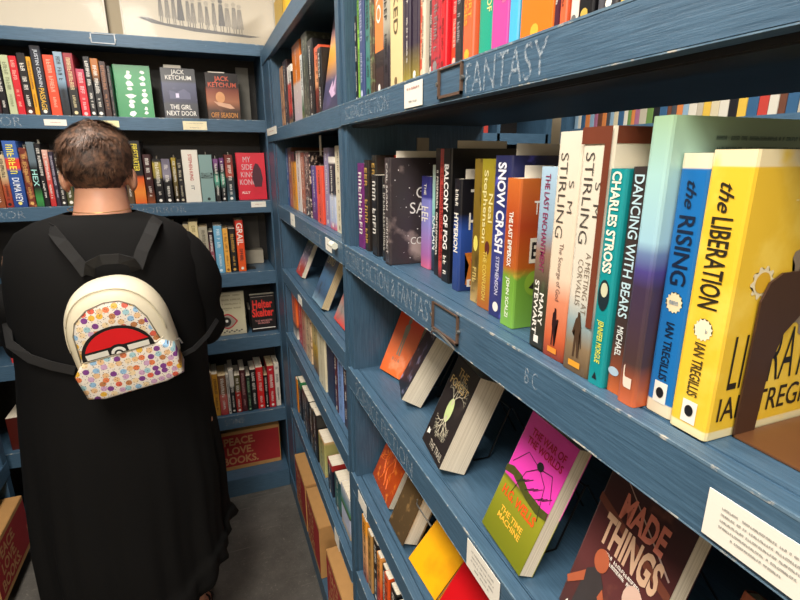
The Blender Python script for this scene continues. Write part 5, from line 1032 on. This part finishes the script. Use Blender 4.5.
# straps in dark grey webbing
WEB = paint('#100f0f', .75, 'charcoal_webbing', nscale=300, namt=.3)
def strap(name, pts, w_, thick=.003, m=WEB, nrm=(0, -1, 0)):
    bm = bmesh.new(); pts = [Vector(p_) for p_ in pts]; prev = None; nn = Vector(nrm); f0 = None
    for i, p_ in enumerate(pts):
        a = pts[max(i-1, 0)]; b2 = pts[min(i+1, len(pts)-1)]; t_ = (b2-a).normalized(); s_ = t_.cross(nn).normalized()*w_/2; k_ = s_.cross(t_).normalized()*thick/2
        cur = [bm.verts.new(p_+q) for q in (s_+k_, -s_+k_, -s_-k_, s_-k_)]
        if prev: [bm.faces.new((prev[j], prev[(j+1) % 4], cur[(j+1) % 4], cur[j])) for j in range(4)]
        else: f0 = cur
        prev = cur
    bm.faces.new(f0[::-1]); bm.faces.new(prev); bmesh.ops.recalc_face_normals(bm, faces=bm.faces[:])
    o = obj(name, bm, m); o.parent = bpk; o.matrix_parent_inverse = bpk.matrix_world.inverted(); return o
bpy.context.view_layer.update()
strap('shoulder_strap', [(-.40, 1.63, 1.592), (-.385, 1.585, 1.592), (-.36, 1.555, 1.56), (-.33, 1.535, 1.515), (-.31, 1.525, 1.478)], .030)
strap('shoulder_strap', [(-.13, 1.64, 1.605), (-.137, 1.59, 1.597), (-.15, 1.56, 1.57), (-.172, 1.54, 1.53), (-.19, 1.525, 1.485)], .032)
strap('lower_strap', [(-.555, 1.66, 1.33), (-.53, 1.575, 1.29), (-.48, 1.535, 1.255), (-.43, 1.515, 1.235), (-.375, 1.505, 1.215)], .025)
strap('lower_strap', [(.005, 1.66, 1.27), (-.03, 1.585, 1.245), (-.07, 1.535, 1.225), (-.12, 1.515, 1.21)], .014)
strap('carry_handle', [(-.305, 1.525, 1.475), (-.295, 1.505, 1.505), (-.265, 1.492, 1.520), (-.225, 1.492, 1.520), (-.198, 1.505, 1.508), (-.19, 1.525, 1.48)], .026, .006)
bm = bmesh.new(); tube(bm, [(.122, -.035, -.055), (.138, -.04, -.05), (.142, -.042, -.066)], .003, 6); obj('zip_pull', bm, STEEL, bpk)

# wooden step stool mostly hidden by the dress
st = tag(empty('step_stool', (-.45, 2.14, 0)), 'reddish brown wooden stool with round feet half hidden behind the dress hem', 'stool'); RB = paint('#5e2a1c', .5, 'red_brown_wood')
obj('seat', bx(bmesh.new(), -.3, .3, -.14, .14, .40, .43), RB, st)
for sx_ in (-1, 1):
    for sy_ in (-1, 1):
        bm = bmesh.new(); tube(bm, [(sx_*.25, sy_*.11, .40), (sx_*.292, sy_*.145, .03)], [.014, .017], 12); lg = obj('leg', bm, RB, st, True)
        bm = bmesh.new(); tube(bm, [(sx_*.292, sy_*.145, .035), (sx_*.293, sy_*.146, 0)], .021, 14); obj('foot_cap', bm, paint('#6a655a', .5), lg)
